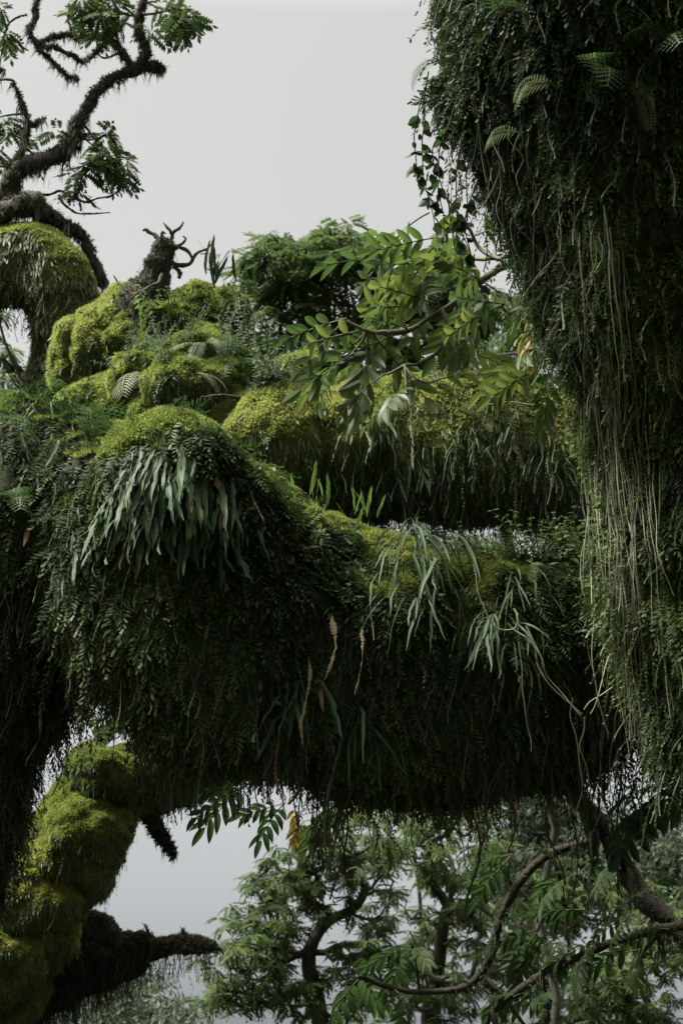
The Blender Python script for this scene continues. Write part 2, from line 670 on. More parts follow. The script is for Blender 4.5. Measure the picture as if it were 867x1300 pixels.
fg_tops = [fg_limb, hump, hump2]
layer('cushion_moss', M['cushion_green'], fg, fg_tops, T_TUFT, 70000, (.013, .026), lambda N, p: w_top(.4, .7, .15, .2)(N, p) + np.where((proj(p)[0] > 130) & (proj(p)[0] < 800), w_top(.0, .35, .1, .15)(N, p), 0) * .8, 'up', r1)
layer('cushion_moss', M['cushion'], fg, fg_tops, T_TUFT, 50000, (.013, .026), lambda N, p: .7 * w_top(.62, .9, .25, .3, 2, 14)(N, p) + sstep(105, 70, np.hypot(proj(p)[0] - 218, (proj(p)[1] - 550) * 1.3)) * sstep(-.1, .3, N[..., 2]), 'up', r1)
mix1 = lambda p: np.clip(.7 + 1.2 * fbm(p * 2.6, 2, 61), .4, 1.3)
ws = w_side(.2, .5, .1, .15, clump=.7, cf=4)
layer('filmy_fern', M['fern_cover'], fg, fg_surfs, T_SPRIG, 5200, (.065, .17), lambda N, p: ws(N, p) * mix1(p) * (1 - .9 * fan_zone(p)), 'droop', r1, .35, .75)
layer('hanging_moss', M['tongue_dark'], fg, fg_surfs, T_TONGUE, 1300, (.03, .09), lambda N, p: ws(N, p) * np.clip(-.1 - 1.6 * fbm(p * 2.6, 2, 61), 0, 1), 'droop', r1, .3, .45)
layer('small_leaves', M['fern_cover'], fg, fg_surfs, T_SMALL, 1300, (.06, .13), lambda N, p: ws(N, p) * np.clip(1.8 * fbm(p * 3.1, 2, 71) - .3, 0, 1) * (1 - fan_zone(p)), 'droop', r1, .4, .8)
layer('leaf_litter', M['litter'], fg, fg_surfs, T_TONGUE, 90, (.05, .14), lambda N, p: ws(N, p), 'droop', r1, .35, .5)
layer('hanging_moss', M['fringe'], fg, fg_surfs, T_STRAND, 700, (.12, .34), w_under(.0, -.5), 'hang', r1, .3, .3)
layer('hanging_moss', M['fringe'], fg, [fg_limb], T_STRAND, 260, (.25, .62), lambda N, p: sstep(-.55, -.85, N[..., 2]) * (fbm(p * np.array([4, 2, 1]), 2, 31) > .15), 'hang', r1, .2, .2)
layer('hanging_moss', M['fern_cover'], fg, fg_surfs, T_STRAND, 110, (.08, .22), lambda N, p: sstep(.5, .1, N[..., 2]), 'hang', r1, .3, .6)
layer('dry_moss', M['dry'], fg, fg_surfs, T_THREAD, 60, (.08, .3), lambda N, p: sstep(.6, .2, N[..., 2]) * (fbm(p * 3, 2, 8) > .2), 'hang', r1, .3, .8)

# ================================================================== 2 RIGHT TRUNK
rt = thing('vine_covered_tree', 'thick dark trunk at right hung with dry vines, ferns and shaggy moss', 'tree', P(1400, 1960, 5.4))
RT_S = [(1400, 2000, 5.4, 170, 170, 170), (1230, 1250, 5.4, 150, 150, 150), (1075, 1000, 5.4, 148, 148, 150), (990, 860, 5.4, 148, 148, 150), (930, 650, 5.4, 152, 152, 155),
        (906, 450, 5.4, 156, 156, 160), (850, 300, 5.35, 175, 175, 170), (797, 150, 5.3, 208, 208, 190), (768, 0, 5.25, 248, 248, 205),
        (750, -250, 5.2, 270, 270, 225), (740, -700, 5.2, 260, 260, 230)]
rt_trunk = limb(RT_S, 260, 110, ((1.0, .06), (3.0, .08), (7, .04), (18, .012)), 41, upref=(0, -1, 0.1))
core('trunk', [rt_trunk], M['peat'], rt)
r2 = np.random.default_rng(102)
layer('filmy_fern', M['fern_dark'], rt, [rt_trunk], T_SPRIG, 4600, (.06, .14), lambda N, p: np.clip(.7 + 1.1 * fbm(p * 5, 2, 5), .06, 2), 'droop', r2, .35, .7)
layer('hanging_moss', M['tongue'], rt, [rt_trunk], T_SPRIG, 2600, (.05, .12), lambda N, p: sstep(-.1, .4, fbm(p * 2.2, 2, 6) + .5 * N[..., 0]), 'droop', r2, .35, .7)
layer('hanging_moss', M['fern_dark'], rt, [rt_trunk], T_STRAND, 330, (.10, .30), lambda N, p: np.ones(N.shape[:-1]), 'hang', r2, .3, .7)
layer('small_leaves', M['fern_dark'], rt, [rt_trunk], T_SMALL, 1300, (.05, .12), lambda N, p: np.clip(1.6 * fbm(p * 2.9, 2, 171), 0, 1), 'droop', r2, .4, .8)
layer('dry_moss', M['dry'], rt, [rt_trunk], T_THREAD, 45, (.10, .36), lambda N, p: sstep(.1, -.5, N[..., 0]) * sstep(-.5, .2, fbm(p * 2.5, 2, 18)), 'hang', r2, .25, .9)
layer('dry_moss', M['lichen'], rt, [rt_trunk], T_STRAND, 40, (.10, .34), lambda N, p: sstep(.3, -.4, N[..., 0]) * sstep(-.2, .3, fbm(p * 2.5, 2, 28)), 'hang', r2, .25, .9)

# ================================================================== 3 MIDDLE TREE
md = thing('mossy_tree', 'middle mossy tree limb with rounded yellow-green cushions and a broken stump', 'tree', P(1320, 1700, 9.2))
MD_L = [(230, 520, 8.9, 40, 45, 60), (275, 545, 8.7, 45, 60, 70), (315, 560, 8.55, 62, 80, 75), (350, 565, 8.5, 80, 88, 78), (400, 568, 8.45, 86, 84, 80), (460, 572, 8.45, 92, 82, 80),
        (540, 578, 8.5, 100, 80, 80), (620, 584, 8.55, 104, 80, 82), (700, 592, 8.6, 104, 86, 85), (780, 602, 8.7, 108, 95, 90),
        (920, 640, 8.9, 110, 110, 100), (1120, 800, 9.1, 120, 120, 120), (1260, 1150, 9.2, 125, 125, 125), (1320, 1750, 9.2, 150, 150, 150)]
md_limb = limb(MD_L, 260, 90, ((1.0, .05), (3, .045), (8, .022)), 51, upref=(-.2, -.35, 1))
lobes = [lobe(258, 505, 8.6, 74, 62, 66, seed=3, tilt=-.3), lobe(190, 490, 8.75, 40, 52, 50, seed=4), lobe(212, 540, 8.6, 50, 60, 50, seed=44),
         lobe(262, 408, 9.2, 52, 44, 50, seed=5), lobe(215, 420, 9.15, 36, 38, 45, seed=6), lobe(240, 460, 9.0, 70, 55, 55, seed=61), lobe(150, 535, 9.1, 75, 50, 60, seed=62),
         lobe(134, 438, 9.5, 40, 68, 48, seed=7, tilt=-.5), lobe(92, 455, 9.5, 26, 44, 40, seed=8), lobe(165, 440, 9.4, 48, 70, 48, seed=9),
         lobe(395, 490, 8.5, 42, 26, 40, seed=10), lobe(368, 562, 8.25, 84, 74, 86, seed=11, amps=((2.0, .05), (6, .03))), lobe(440, 560, 8.3, 80, 74, 80, seed=12, amps=((2.0, .05), (6, .03)))]
stump = limb([(160, 470, 9.45, 44, 44, 44), (176, 420, 9.4, 40, 40, 40), (188, 380, 9.35, 32, 32, 32), (198, 352, 9.3, 22, 22, 22), (205, 325, 9.3, 18, 18, 18), (208, 308, 9.3, 15, 15, 15), (209, 302, 9.3, 8, 8, 8)],
             90, 60, ((4, .06), (10, .04), (24, .015)), 71, upref=(0, -1, 0.1))
md_surfs = [md_limb] + lobes
core('limb', md_surfs, M['moss_mat'], md)
core('stump', [stump], M['bark'], md)
r3 = np.random.default_rng(103)
yellow_left = lambda N, p: sstep(-.7, -.3, N[..., 2] - .6 * N[..., 0] + .35 * fbm(p * 2.5, 2, 4)) * (1 - .93 * sstep(400, 480, proj(p)[0])) * np.clip(1.0 + .7 * fbm(p * 4, 2, 91), .3, 1.4)  # yellow moss cover thinned on the right to stand in for the limb's shade
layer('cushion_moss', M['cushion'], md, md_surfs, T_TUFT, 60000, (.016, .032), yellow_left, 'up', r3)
layer('cushion_moss', M['cushion_green'], md, md_surfs, T_TUFT, 22000, (.014, .028), w_top(.1, .4, .2, .3), 'up', r3)
layer('tongue_moss', M['tongue'], md, md_surfs, T_TONGUE, 9000, (.035, .10), w_side(-.7, -.2, .6, .4, clump=.35), 'droop', r3, .2, .3)
layer('filmy_fern', M['tongue'], md, md_surfs, T_SPRIG, 500, (.05, .12), lambda N, p: np.clip(.1 + 2 * fbm(p * 3, 2, 44), 0, 1.5), 'droop', r3, .5, .8)
layer('leaf_litter', M['litter'], md, md_surfs, T_TONGUE, 140, (.03, .08), lambda N, p: sstep(-.3, .4, N[..., 2]), 'up', r3, .9, .8)
layer('leaf_litter', M['litter'], fg, [fg_limb], T_TONGUE, 160, (.02, .07), lambda N, p: sstep(.1, .6, N[..., 2]), 'up', r1, .9, .8)
layer('hanging_moss', M['fern_cover'], md, [md_limb], T_STRAND, 260, (.12, .34), lambda N, p: sstep(.4, -.1, N[..., 2]), 'hang', r3, .25, .5)
layer('hanging_moss', M['fringe'], md, [md_limb], T_STRAND, 420, (.16, .45), w_under(.0, -.5), 'hang', r3, .25, .3)
layer('dry_moss', M['fern_cover'], md, [stump], T_SPRIG, 700, (.03, .07), lambda N, p: np.clip(1.5 * fbm(p * 4, 2, 8), 0, 1), 'droop', r3, .5, .6)
layer('dry_moss', M['dry'], md, [stump], T_THREAD, 220, (.05, .2), lambda N, p: np.ones(N.shape[:-1]), 'hang', r3, .4, .6)
layer('dry_moss', M['lichen'], md, [stump], T_TUFT, 6000, (.01, .026), lambda N, p: np.ones(N.shape[:-1]), 'up', r3, .4, .6)


def wig(pts, n, amp, fr, seed):
    q = smooth_path(pts, n)
    off = np.stack([fbm(q * fr + 3, 2, seed), fbm(q * fr + 13, 2, seed + 1), fbm(q * fr + 23, 2, seed + 2)], -1)
    return q + off * amp


def branch_chunk(rows, n=24, amp=.03, fr=3, seed=1, k=7, jit=.25, rs=1.0):
    """rows px,py,d,r(px)"""
    a = np.array(rows, float)
    pts = np.array([P(*x[:3]) for x in a])
    r = np.interp(np.linspace(0, 1, n), np.linspace(0, 1, len(a)), a[:, 3] * K * a[:, 2]) * rs
    r = r * (1 + .25 * vnoise(np.stack([np.linspace(0, n / 3, n)] * 3, -1), seed))
    q = wig(pts, n, amp, fr, seed)
    return tube(q, r, k, jit, seed), q, r


def branches(name, rowslist, material, parent, each=False, **kw):
    ch, info = [], []
    if each:
        for i, rows in enumerate(rowslist):
            k2 = dict(kw)
            k2['seed'] = kw.get('seed', 1) + 7 * i
            info += branches(name, [rows], material, parent, **k2)[1]
        return None, info
    for i, rows in enumerate(rowslist):
        t, q, r = branch_chunk(rows, seed=kw.get('seed', 1) + 7 * i, n=kw.get('n', 24), amp=kw.get('amp', .03), fr=kw.get('fr', 3), k=kw.get('k', 7), jit=kw.get('jit', .25), rs=kw.get('rs', 1.0))
        ch.append(t)
        info.append((q, r))
    me = build_mesh(name, ch, [.5 + .4 * vnoise(c[0] * 6) for c in ch], True)
    return link(name, me, material, parent), info


branches('twig', [[(206, 312, 9.3, 5), (199, 301, 9.3, 4), (191, 297, 9.3, 3.5), (187, 293, 9.3, 3), (182, 294, 9.3, 1.5)],
                  [(208, 310, 9.3, 5), (217, 304, 9.3, 4), (221, 294, 9.3, 3.5), (229, 290, 9.3, 2.5), (234, 282, 9.3, 1.2)],
                  [(219, 300, 9.3, 3), (216, 292, 9.3, 2.5), (210, 287, 9.3, 2), (206, 283, 9.3, 1)],
                  [(205, 308, 9.25, 3), (208, 298, 9.25, 2.5), (213, 300, 9.25, 1.2)],
                  [(212, 316, 9.3, 4), (228, 312, 9.3, 3.5), (238, 316, 9.3, 3), (246, 326, 9.3, 2.5)],
                  [(224, 313, 9.3, 3), (234, 306, 9.3, 2), (230, 300, 9.3, 1)],
                  [(214, 332, 9.3, 5), (230, 337, 9.3, 4), (243, 334, 9.3, 3), (252, 322, 9.3, 2.5), (262, 316, 9.3, 1.5), (268, 310, 9.3, .8)],
                  [(256, 320, 9.3, 1.2), (268, 320, 9.3, .8), (282, 326, 9.3, .5)],
                  [(220, 336, 9.3, 4), (227, 344, 9.3, 4.5), (225, 353, 9.3, 3)],
                  [(205, 350, 9.2, 3), (196, 362, 9.1, 2.5), (172, 372, 9.0, 2), (165, 382, 9.0, 1)],
                  [(300, 510, 8.3, 4), (320, 505, 8.2, 5), (318, 490, 8.2, 4), (308, 475, 8.2, 3)],
                  [(310, 505, 8.3, 3), (280, 502, 8.1, 2.5), (255, 503, 8.0, 2)],
                  [(172, 463, 9.0, 5), (150, 458, 8.9, 4), (138, 455, 8.9, 3)]],
         M['bark'], md, each=True, rs=.75, seed=300, amp=.02, fr=8)

# ================================================================== 4 UPPER-LEFT TREE
ul = thing('gnarled_tree', 'gnarled lichen-hung tree at upper left with an arching mossy bough against sky', 'tree', P(-420, 1640, 10.2))
UL_L = [(-420, 1700, 10.2, 110, 110, 110), (-380, 1000, 10.2, 90, 90, 90), (-290, 560, 10.2, 75, 75, 75), (-170, 380, 10.15, 60, 60, 60), (-70, 340, 10.1, 50, 52, 52),
        (0, 335, 10.0, 48, 50, 50), (42, 335, 9.95, 46, 50, 50), (72, 356, 9.9, 44, 50, 48), (88, 396, 9.9, 38, 50, 46), (86, 440, 9.9, 34, 46, 44), (80, 485, 9.9, 34, 42, 42), (76, 570, 10, 36, 36, 36)]
ul_limb = limb(UL_L, 180, 70, ((1.5, .05), (5, .03), (12, .012)), 81)
core('limb', [ul_limb], M['moss_mat'], ul)
r4 = np.random.default_rng(104)
layer('cushion_moss', M['cushion'], ul, [ul_limb], T_TUFT, 45000, (.016, .03), w_top(-.1, .3, -.1, .25), 'up', r4)
layer('tongue_moss', M['tongue'], ul, [ul_limb], T_TONGUE, 9000, (.04, .09), w_side(.0, .35, -.1, .25, clump=.35), 'droop', r4, .25, .35)
layer('hanging_moss', M['fringe'], ul, [ul_limb], T_STRAND, 300, (.12, .3), w_under(.1, -.4), 'hang', r4, .25, .3)
UL_B = [[(-40, 265, 10.1, 20), (8, 248, 10.1, 19), (30, 222, 10.1, 18), (62, 200, 10.1, 15), (85, 182, 10.1, 13), (95, 160, 10.1, 11), (112, 135, 10.1, 10), (122, 102, 10.1, 9), (145, 92, 10.1, 9), (170, 84, 10.1, 9), (192, 84, 10.1, 8), (203, 92, 10.1, 4)],
        [(172, 84, 10.1, 8), (160, 62, 10.1, 7), (140, 50, 10.1, 6), (112, 48, 10.1, 5), (85, 43, 10.1, 5), (62, 48, 10.1, 5), (50, 60, 10.1, 4.5), (58, 76, 10.1, 4), (80, 90, 10.1, 4), (105, 92, 10.1, 3)],
        [(52, 66, 10.1, 5), (42, 58, 10.1, 5), (40, 38, 10.1, 4.5), (46, 15, 10.1, 4.5), (46, -30, 10.1, 4.5)],
        [(178, 86, 10.1, 9), (180, 60, 10.1, 8), (179, 20, 10.1, 7), (178, -40, 10.1, 7)],
        [(60, 70, 10.1, 4), (90, 70, 10.2, 4), (118, 70, 10.2, 4), (132, 58, 10.2, 4), (146, 38, 10.2, 3.5), (165, 20, 10.3, 3)],
        [(10, 240, 10.1, 8), (22, 210, 10.1, 6), (32, 170, 10.1, 6), (36, 150, 10.1, 5), (30, 125, 10.1, 3), (25, 108, 10.1, 1.5)],
        [(34, 158, 10.1, 5), (44, 150, 10.1, 4), (54, 146, 10.1, 3)],
        [(-20, 262, 10.0, 14), (30, 262, 10.0, 13), (68, 272, 10.0, 12), (95, 292, 10.0, 11), (118, 322, 10.0, 9), (134, 350, 10.0, 8), (143, 362, 10.0, 3)],
        [(-30, 285, 9.9, 22), (10, 268, 9.9, 18), (45, 268, 9.9, 16), (66, 285, 9.9, 13)],
        [(30, 262, 10.1, 3), (55, 248, 10.1, 2.5), (85, 246, 10.1, 2.5), (110, 256, 10.1, 2), (150, 240, 10.1, 1.5), (172, 232, 10.1, 1)],
        [(78, 256, 10.1, 2.5), (100, 268, 10.1, 2), (138, 270, 10.1, 1)],
        [(90, 256, 10.1, 3), (105, 238, 10.1, 2.5), (112, 215, 10.1, 2)],
        [(0, 55, 10.1, 2.5), (25, 22, 10.1, 2), (40, 14, 10.1, 2)], [(40, 5, 10.1, 2), (25, -4, 10.1, 2)], [(-5, 66, 10.1, 1.5), (16, 56, 10.1, 1)],
        [(-20, 95, 10.1, 6), (4, 88, 10.1, 4), (8, 86, 10.1, 2)],
        [(182, 20, 10.1, 3), (200, 22, 10.1, 2), (218, 20, 10.1, 1.5), (228, 28, 10.1, 1), (238, 40, 10.1, 1)],
        [(90, 45, 10.1, 2.5), (92, 30, 10.1, 2), (98, 12, 10.1, 1.5)], [(140, 50, 10.1, 2.5), (128, 25, 10.1, 2), (118, 8, 10.1, 1.5)]]
_, ulinfo = branches('branch', UL_B, M['bark'], ul, n=60, amp=.055, fr=5, seed=200, k=9, jit=.45, rs=.72)


def tube_scatter(infos, dens, rng):
    """points on round branches: dens per metre times radius weight"""
    PP, NN = [], []
    for q, r in infos:
        seg = np.linalg.norm(np.diff(q, axis=0), axis=1)
        Ltot = seg.sum()
        n = int(dens * Ltot * (r.mean() / .05))
        if n < 1:
            continue
        s = rng.random(n) * (len(q) - 1)
        i = np.minimum(s.astype(int), len(q) - 2)
        f = (s - i)[:, None]
        c = q[i] * (1 - f) + q[i + 1] * f
        rr = (r[i] * (1 - f[:, 0]) + r[i + 1] * f[:, 0])[:, None]
        t = nrm(q[i + 1] - q[i])
        a = nrm(np.cross(t, rng.standard_normal((n, 3))))
        PP.append(c + a * rr)
        NN.append(a)
    return np.concatenate(PP), np.concatenate(NN)


def fuzz(name, material, parent, infos, tmpls, dens, size, mode, rng, spread=.4, lift=.3, wz=None):
    p, n = tube_scatter(infos, dens, rng)
    if wz is not None:
        k = rng.random(len(p)) < wz(n, p)
        p, n = p[k], n[k]
    X, Y, Z = frames(n, mode, rng, spread, lift)
    sc = size[0] + (size[1] - size[0]) * rng.random(len(p)) ** 2
    tint = np.clip(.5 + .3 * fbm(p * 2, 2, 5) + .22 * rng.standard_normal(len(p)), 0, 1)
    ch, ti = instance(tmpls, p, X, Y, Z, sc, tint, rng)
    o = link(name, build_mesh(name, ch, ti), material, parent)
    o['kind'] = 'stuff'
    return o


big = [ulinfo[i] for i in (0, 1, 2, 3, 4, 5, 6, 7, 8, 15)]
fuzz('lichen', M['lichen'], ul, big, T_TUFT, 900, (.012, .035), 'up', r4, .6)
fuzz('lichen', M['lichen'], ul, big, T_SPRIG, 200, (.025, .06), 'hang', r4, .6, .8)
fuzz('hanging_moss', M['fern_cover'], ul, big, T_SPRIG, 140, (.02, .05), 'up', r4, .7, .6)
fuzz('hanging_moss', M['fringe'], ul, big, T_BEARD, 260, (.03, .10), 'hang', r4, .6, .3, lambda n, p: np.clip(.4 + 1.6 * fbm(p * 4, 2, 16), .05, 1))
fuzz('beard_lichen', M['lichen'], ul, big, T_BEARD, 90, (.07, .3), 'hang', r4, .3, .2, lambda n, p: (n[:, 2] < .2) * np.clip(.3 + 1.4 * fbm(p * 3, 2, 6), 0, 1))
fuzz('beard_lichen', M['fringe'], ul, big, T_BEARD, 80, (.05, .18), 'hang', r4, .3, .2, lambda n, p: (n[:, 2] < .3) * 1.0)


def rosettes(tips, nleaf, size, rng, elev=(-.3, .5), tmpls=T_PIN):
    PP, YY, SS = [], [], []
    for t in tips:
        n = rng.integers(nleaf[0], nleaf[1] + 1)
        az = rng.random() * 6.28 + np.arange(n) / n * 6.28 + rng.standard_normal(n) * .25
        el = elev[0] + (elev[1] - elev[0]) * rng.random(n)
        PP.append(np.repeat(np.asarray(t)[None], n, 0))
        YY.append(np.stack([np.cos(az) * np.cos(el), np.sin(az) * np.cos(el), np.sin(el)], -1))
        SS.append(size[0] + (size[1] - size[0]) * rng.random(n))
    p, Y, s = np.concatenate(PP), np.concatenate(YY), np.concatenate(SS)
    X = nrm(np.cross(Y, [0, 0, 1.0]) + 1e-6)
    Z = np.cross(X, Y)
    roll = rng.standard_normal(len(p))[:, None] * .35
    X, Z = X * np.cos(roll) + Z * np.sin(roll), Z * np.cos(roll) - X * np.sin(roll)
    tint = np.clip(.5 + .25 * fbm(p * .9, 2, 3) + .2 * rng.standard_normal(len(p)), 0, 1)
    return instance(tmpls, p, X, Y, Z, s, tint, rng)


def leaf_mass(name, material, parent, tips, nleaf, size, rng, **kw):
    ch, ti = rosettes(tips, nleaf, size, rng, **kw)
    return link(name, build_mesh(name, ch, ti), material, parent)


ul_tips = []
for (x, y, sx, sy, n) in [(72, 160, 8, 6, 3), (50, 190, 10, 8, 3), (128, 172, 14, 8, 6), (148, 198, 14, 10, 7), (120, 205, 18, 12, 7), (105, 222, 16, 8, 3), (155, 215, 10, 8, 4), (8, 160, 10, 8, 4), (5, 185, 12, 8, 3), (-5, 200, 10, 10, 3),
                          (100, 8, 14, 8, 5), (125, 10, 16, 8, 6), (140, 2, 12, 8, 5), (120, 32, 10, 6, 3), (160, 18, 10, 10, 3), (205, 12, 12, 8, 5), (225, 12, 12, 8, 6), (240, 22, 4, 6, 2), (190, 35, 8, 5, 2), (234, 42, 3, 3, 1), (-2, 10, 8, 6, 3), (10, 30, 6, 6, 3), (18, 36, 4, 3, 1), (100, 240, 8, 5, 2)]:
    for _ in range(max(1, int(n * .6))):
        ul_tips.append(P(x + r4.standard_normal() * sx, y + r4.standard_normal() * sy, 10.1 + r4.standard_normal() * .2))
allq = np.concatenate([q for q, r in ulinfo])
tw = []
for i, t in enumerate(ul_tips):
    dd_ = np.linalg.norm(allq - t, axis=1) + .6 * np.maximum(0, allq[:, 2] - t[2])
    b_ = allq[np.argmin(dd_)]
    L_ = np.linalg.norm(t - b_)
    if L_ < 1.6:
        mid_ = (b_ + t) / 2 + r4.standard_normal(3) * .12 * L_ - np.array([0, 0, .1 * L_])
        tw.append(tube(wig([b_, mid_, t], 10, .03, 5, i), np.linspace(.011, .004, 10), 4))
link('twigwork', build_mesh('twigwork', tw, [np.full(len(c[0]), .4) for c in tw], True), M['bark'], ul)['kind'] = 'stuff'
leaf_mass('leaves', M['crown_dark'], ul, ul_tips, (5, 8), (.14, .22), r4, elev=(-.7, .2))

# ================================================================== 5 LOWER-LEFT TREE
ll = thing('mossy_tree', 'lumpy bright green moss-covered limb leaning up at lower left', 'tree', P(-240, 1580, 9.2))
LL_L = [(-240, 1700, 9.2, 110, 110, 110), (-120, 1420, 9.2, 85, 85, 85), (-40, 1300, 9.1, 72, 72, 72), (5, 1220, 9.0, 66, 66, 66), (35, 1160, 9.0, 50, 50, 50), (62, 1105, 9.0, 54, 54, 52), (95, 1050, 8.95, 52, 52, 50),
        (125, 1005, 8.95, 48, 48, 46), (160, 985, 9.0, 42, 48, 48), (200, 980, 9.05, 38, 46, 44), (240, 968, 9.1, 36, 46, 44), (300, 940, 9.2, 40, 46, 44), (420, 900, 9.3, 42, 42, 42), (600, 880, 9.6, 40, 40, 40)]
ll_limb = limb(LL_L, 200, 72, ((1.5, .05), (4, .04), (10, .015)), 91, upref=(-.5, -.3, 1))
ll_lobes = [lobe(140, 990, 8.76, 54, 42, 62, seed=21, tilt=-.5), lobe(104, 1044, 8.72, 62, 50, 64, seed=22, tilt=-.3), lobe(98, 1088, 8.75, 46, 46, 60, seed=27), lobe(46, 1138, 8.7, 58, 50, 64, seed=23, tilt=-.3), lobe(56, 1184, 8.78, 48, 44, 58, seed=28), lobe(12, 1212, 8.66, 52, 38, 66, seed=24, tilt=-.3), lobe(5, 1268, 8.75, 54, 44, 60, seed=29), lobe(236, 962, 8.9, 26, 34, 44, seed=26)]
side = limb([(-30, 1290, 9.3, 40, 50, 50), (20, 1255, 9.25, 42, 52, 50), (70, 1222, 9.2, 46, 60, 50), (115, 1210, 9.2, 38, 50, 44), (150, 1205, 9.2, 32, 42, 36), (180, 1200, 9.2, 22, 34, 26), (205, 1199, 9.2, 14, 20, 18), (232, 1200, 9.2, 10, 12, 11), (256, 1201, 9.2, 7, 8, 8), (274, 1202, 9.2, 3, 3, 3)],
            90, 50, ((2.5, .07), (7, .045), (16, .015)), 95)
core('limb', [ll_limb] + ll_lobes, M['moss_mat'], ll)
core('side_branch', [side], M['peat'], ll)
r5 = np.random.default_rng(105)
lls = [ll_limb] + ll_lobes
layer('cushion_moss', M['cushion_lime'], ll, lls, T_TUFT, 70000, (.013, .025), w_top(-.15, .25, .1, .3), 'up', r5)
layer('tongue_moss', M['tongue'], ll, lls, T_TONGUE, 11000, (.022, .05), w_side(.05, .4, .1, .3, clump=.35), 'droop', r5, .25, .35)
layer('hanging_moss', M['fringe'], ll, lls, T_STRAND, 300, (.06, .16), w_under(.0, -.5), 'hang', r5, .25, .3)
layer('hanging_moss', M['fringe'], ll, [side], T_STRAND, 2600, (.06, .22), w_side(.3, .8, 0, .1), 'hang', r5, .25, .3)
layer('dark_moss', M['brown_moss'], ll, [side], T_TUFT, 16000, (.014, .03), lambda N, p: sstep(-1.2, .3, N[..., 2]), 'up', r5, .4)
_, llinfo = branches('branch', [[(180, 1010, 9.0, 12), (192, 1035, 9.0, 10), (205, 1058, 9.0, 8), (216, 1072, 9.0, 6), (222, 1086, 9.0, 2)],
                                [(112, 958, 9.0, 6), (128, 940, 9.0, 7), (145, 922, 9.0, 7), (160, 898, 9.0, 6), (175, 860, 9.0, 5)],
                                [(240, 1200, 9.2, 6), (258, 1201, 9.2, 5), (268, 1199, 9.2, 3), (278, 1203, 9.2, 1)], [(196, 1190, 9.2, 2), (190, 1178, 9.2, 1.5), (188, 1170, 9.2, .8)], [(225, 1192, 9.2, 2), (236, 1184, 9.2, 1)]], M['bark'], ll, each=True, seed=400, jit=.4)
fuzz('hanging_moss', M['fringe'], ll, llinfo, T_BEARD, 220, (.05, .14), 'hang', r5, .3, .2)
fuzz('dark_moss', M['fern_cover'], ll, llinfo, T_TUFT, 900, (.02, .05), 'up', r5, .5)

# ================================================================== BACKGROUND TREES
def grow(trunk, tips, rtip, rng, bend=.25):
    """join every tip to the nearest node of the growing skeleton; pipe-model radii"""
    nodes = [np.array(p) for p in trunk]
    par = [-1] + list(range(len(trunk) - 1))
    nt = len(trunk)
    root = nodes[len(trunk) // 2]
    order = np.argsort([np.min(np.linalg.norm(np.array(trunk) - t, axis=1)) for t in tips])
    ends = []
    for ti in order:
        t = np.asarray(tips[ti])
        A = np.array(nodes)
        dv = t - A
        dist = np.linalg.norm(dv, axis=1) + np.maximum(0, A[:, 2] - t[2]) * 1.2
        dist[:max(1, nt // 3)] += 5
        i = int(np.argmin(dist))
        L = np.linalg.norm(t - nodes[i])
        ns = max(2, int(L / .35))
        prev = i
        b = rng.standard_normal(3) * bend * L * .35
        b[2] -= .1 * L
        a0 = nodes[i]
        for k in range(1, ns + 1):
            s = k / ns
            p = a0 * (1 - s) + t * s + b * math.sin(math.pi * s) + (rng.standard_normal(3) * .03 if k < ns else 0)
            nodes.append(p)
            par.append(prev)
            prev = len(nodes) - 1
        ends.append(prev)
    cnt = np.zeros(len(nodes))
    for e in ends:
        j = e
        while j >= 0:
            cnt[j] += 1
            j = par[j]
    rad = rtip * np.maximum(cnt, 1) ** .45
    child = {}
    for i, p in enumerate(par):
        child.setdefault(p, []).append(i)
    A = np.array(nodes)
    chunks = []
    done = set()
    for i in range(len(nodes)):
        if i in done:
            continue
        chain = ([par[i]] if par[i] >= 0 else []) + [i]
        done.add(i)
        j = i
        while j in child:
            nx = max((c for c in child[j]), key=lambda c: cnt[c])
            if nx in done:
                break
            chain.append(nx)
            done.add(nx)
            j = nx
        if len(chain) > 1:
            rr = rad[chain].copy()
            if par[i] >= 0:
                rr[0] = rr[1]
            chunks.append(tube(A[chain], rr, 6 if rr.max() > .04 else 4))
    return chunks


def tree(name, label, cat, base, trunk, blobs, material, rng, size=(.13, .22), nleaf=(6, 10), tmpls=T_PIN, rtip=.009, elev=(-.8, .35), group=None, parts=True, bark='bark', dens=.8):
    tp = [base] + [P(*t) for t in trunk]
    root = thing(name, label, cat, base, group)
    path = wig(tp, 18, .38, .8, int(rng.integers(1, 999)))
    tips = []
    for (x, y, d, rx, ry, rd, n) in blobs:
        for _ in range(int(n * dens)):
            v = nrm(rng.standard_normal(3)) * (rng.random() ** .4)
            tips.append(P(x + v[0] * rx, y + v[2] * ry, d + v[1] * rd))
    ch = grow(path, tips, rtip, rng)
    link('trunk', build_mesh('trunk', ch, [.5 + .3 * vnoise(c[0] * 3) for c in ch], True), M[bark], root)
    leaf_mass('crown', material, root, tips, nleaf, size, rng, elev=elev, tmpls=tmpls)
    return root


def ground_pt(px, d):
    p = P(px, 1300, d)
    return np.array([p[0], p[1], 0.0])


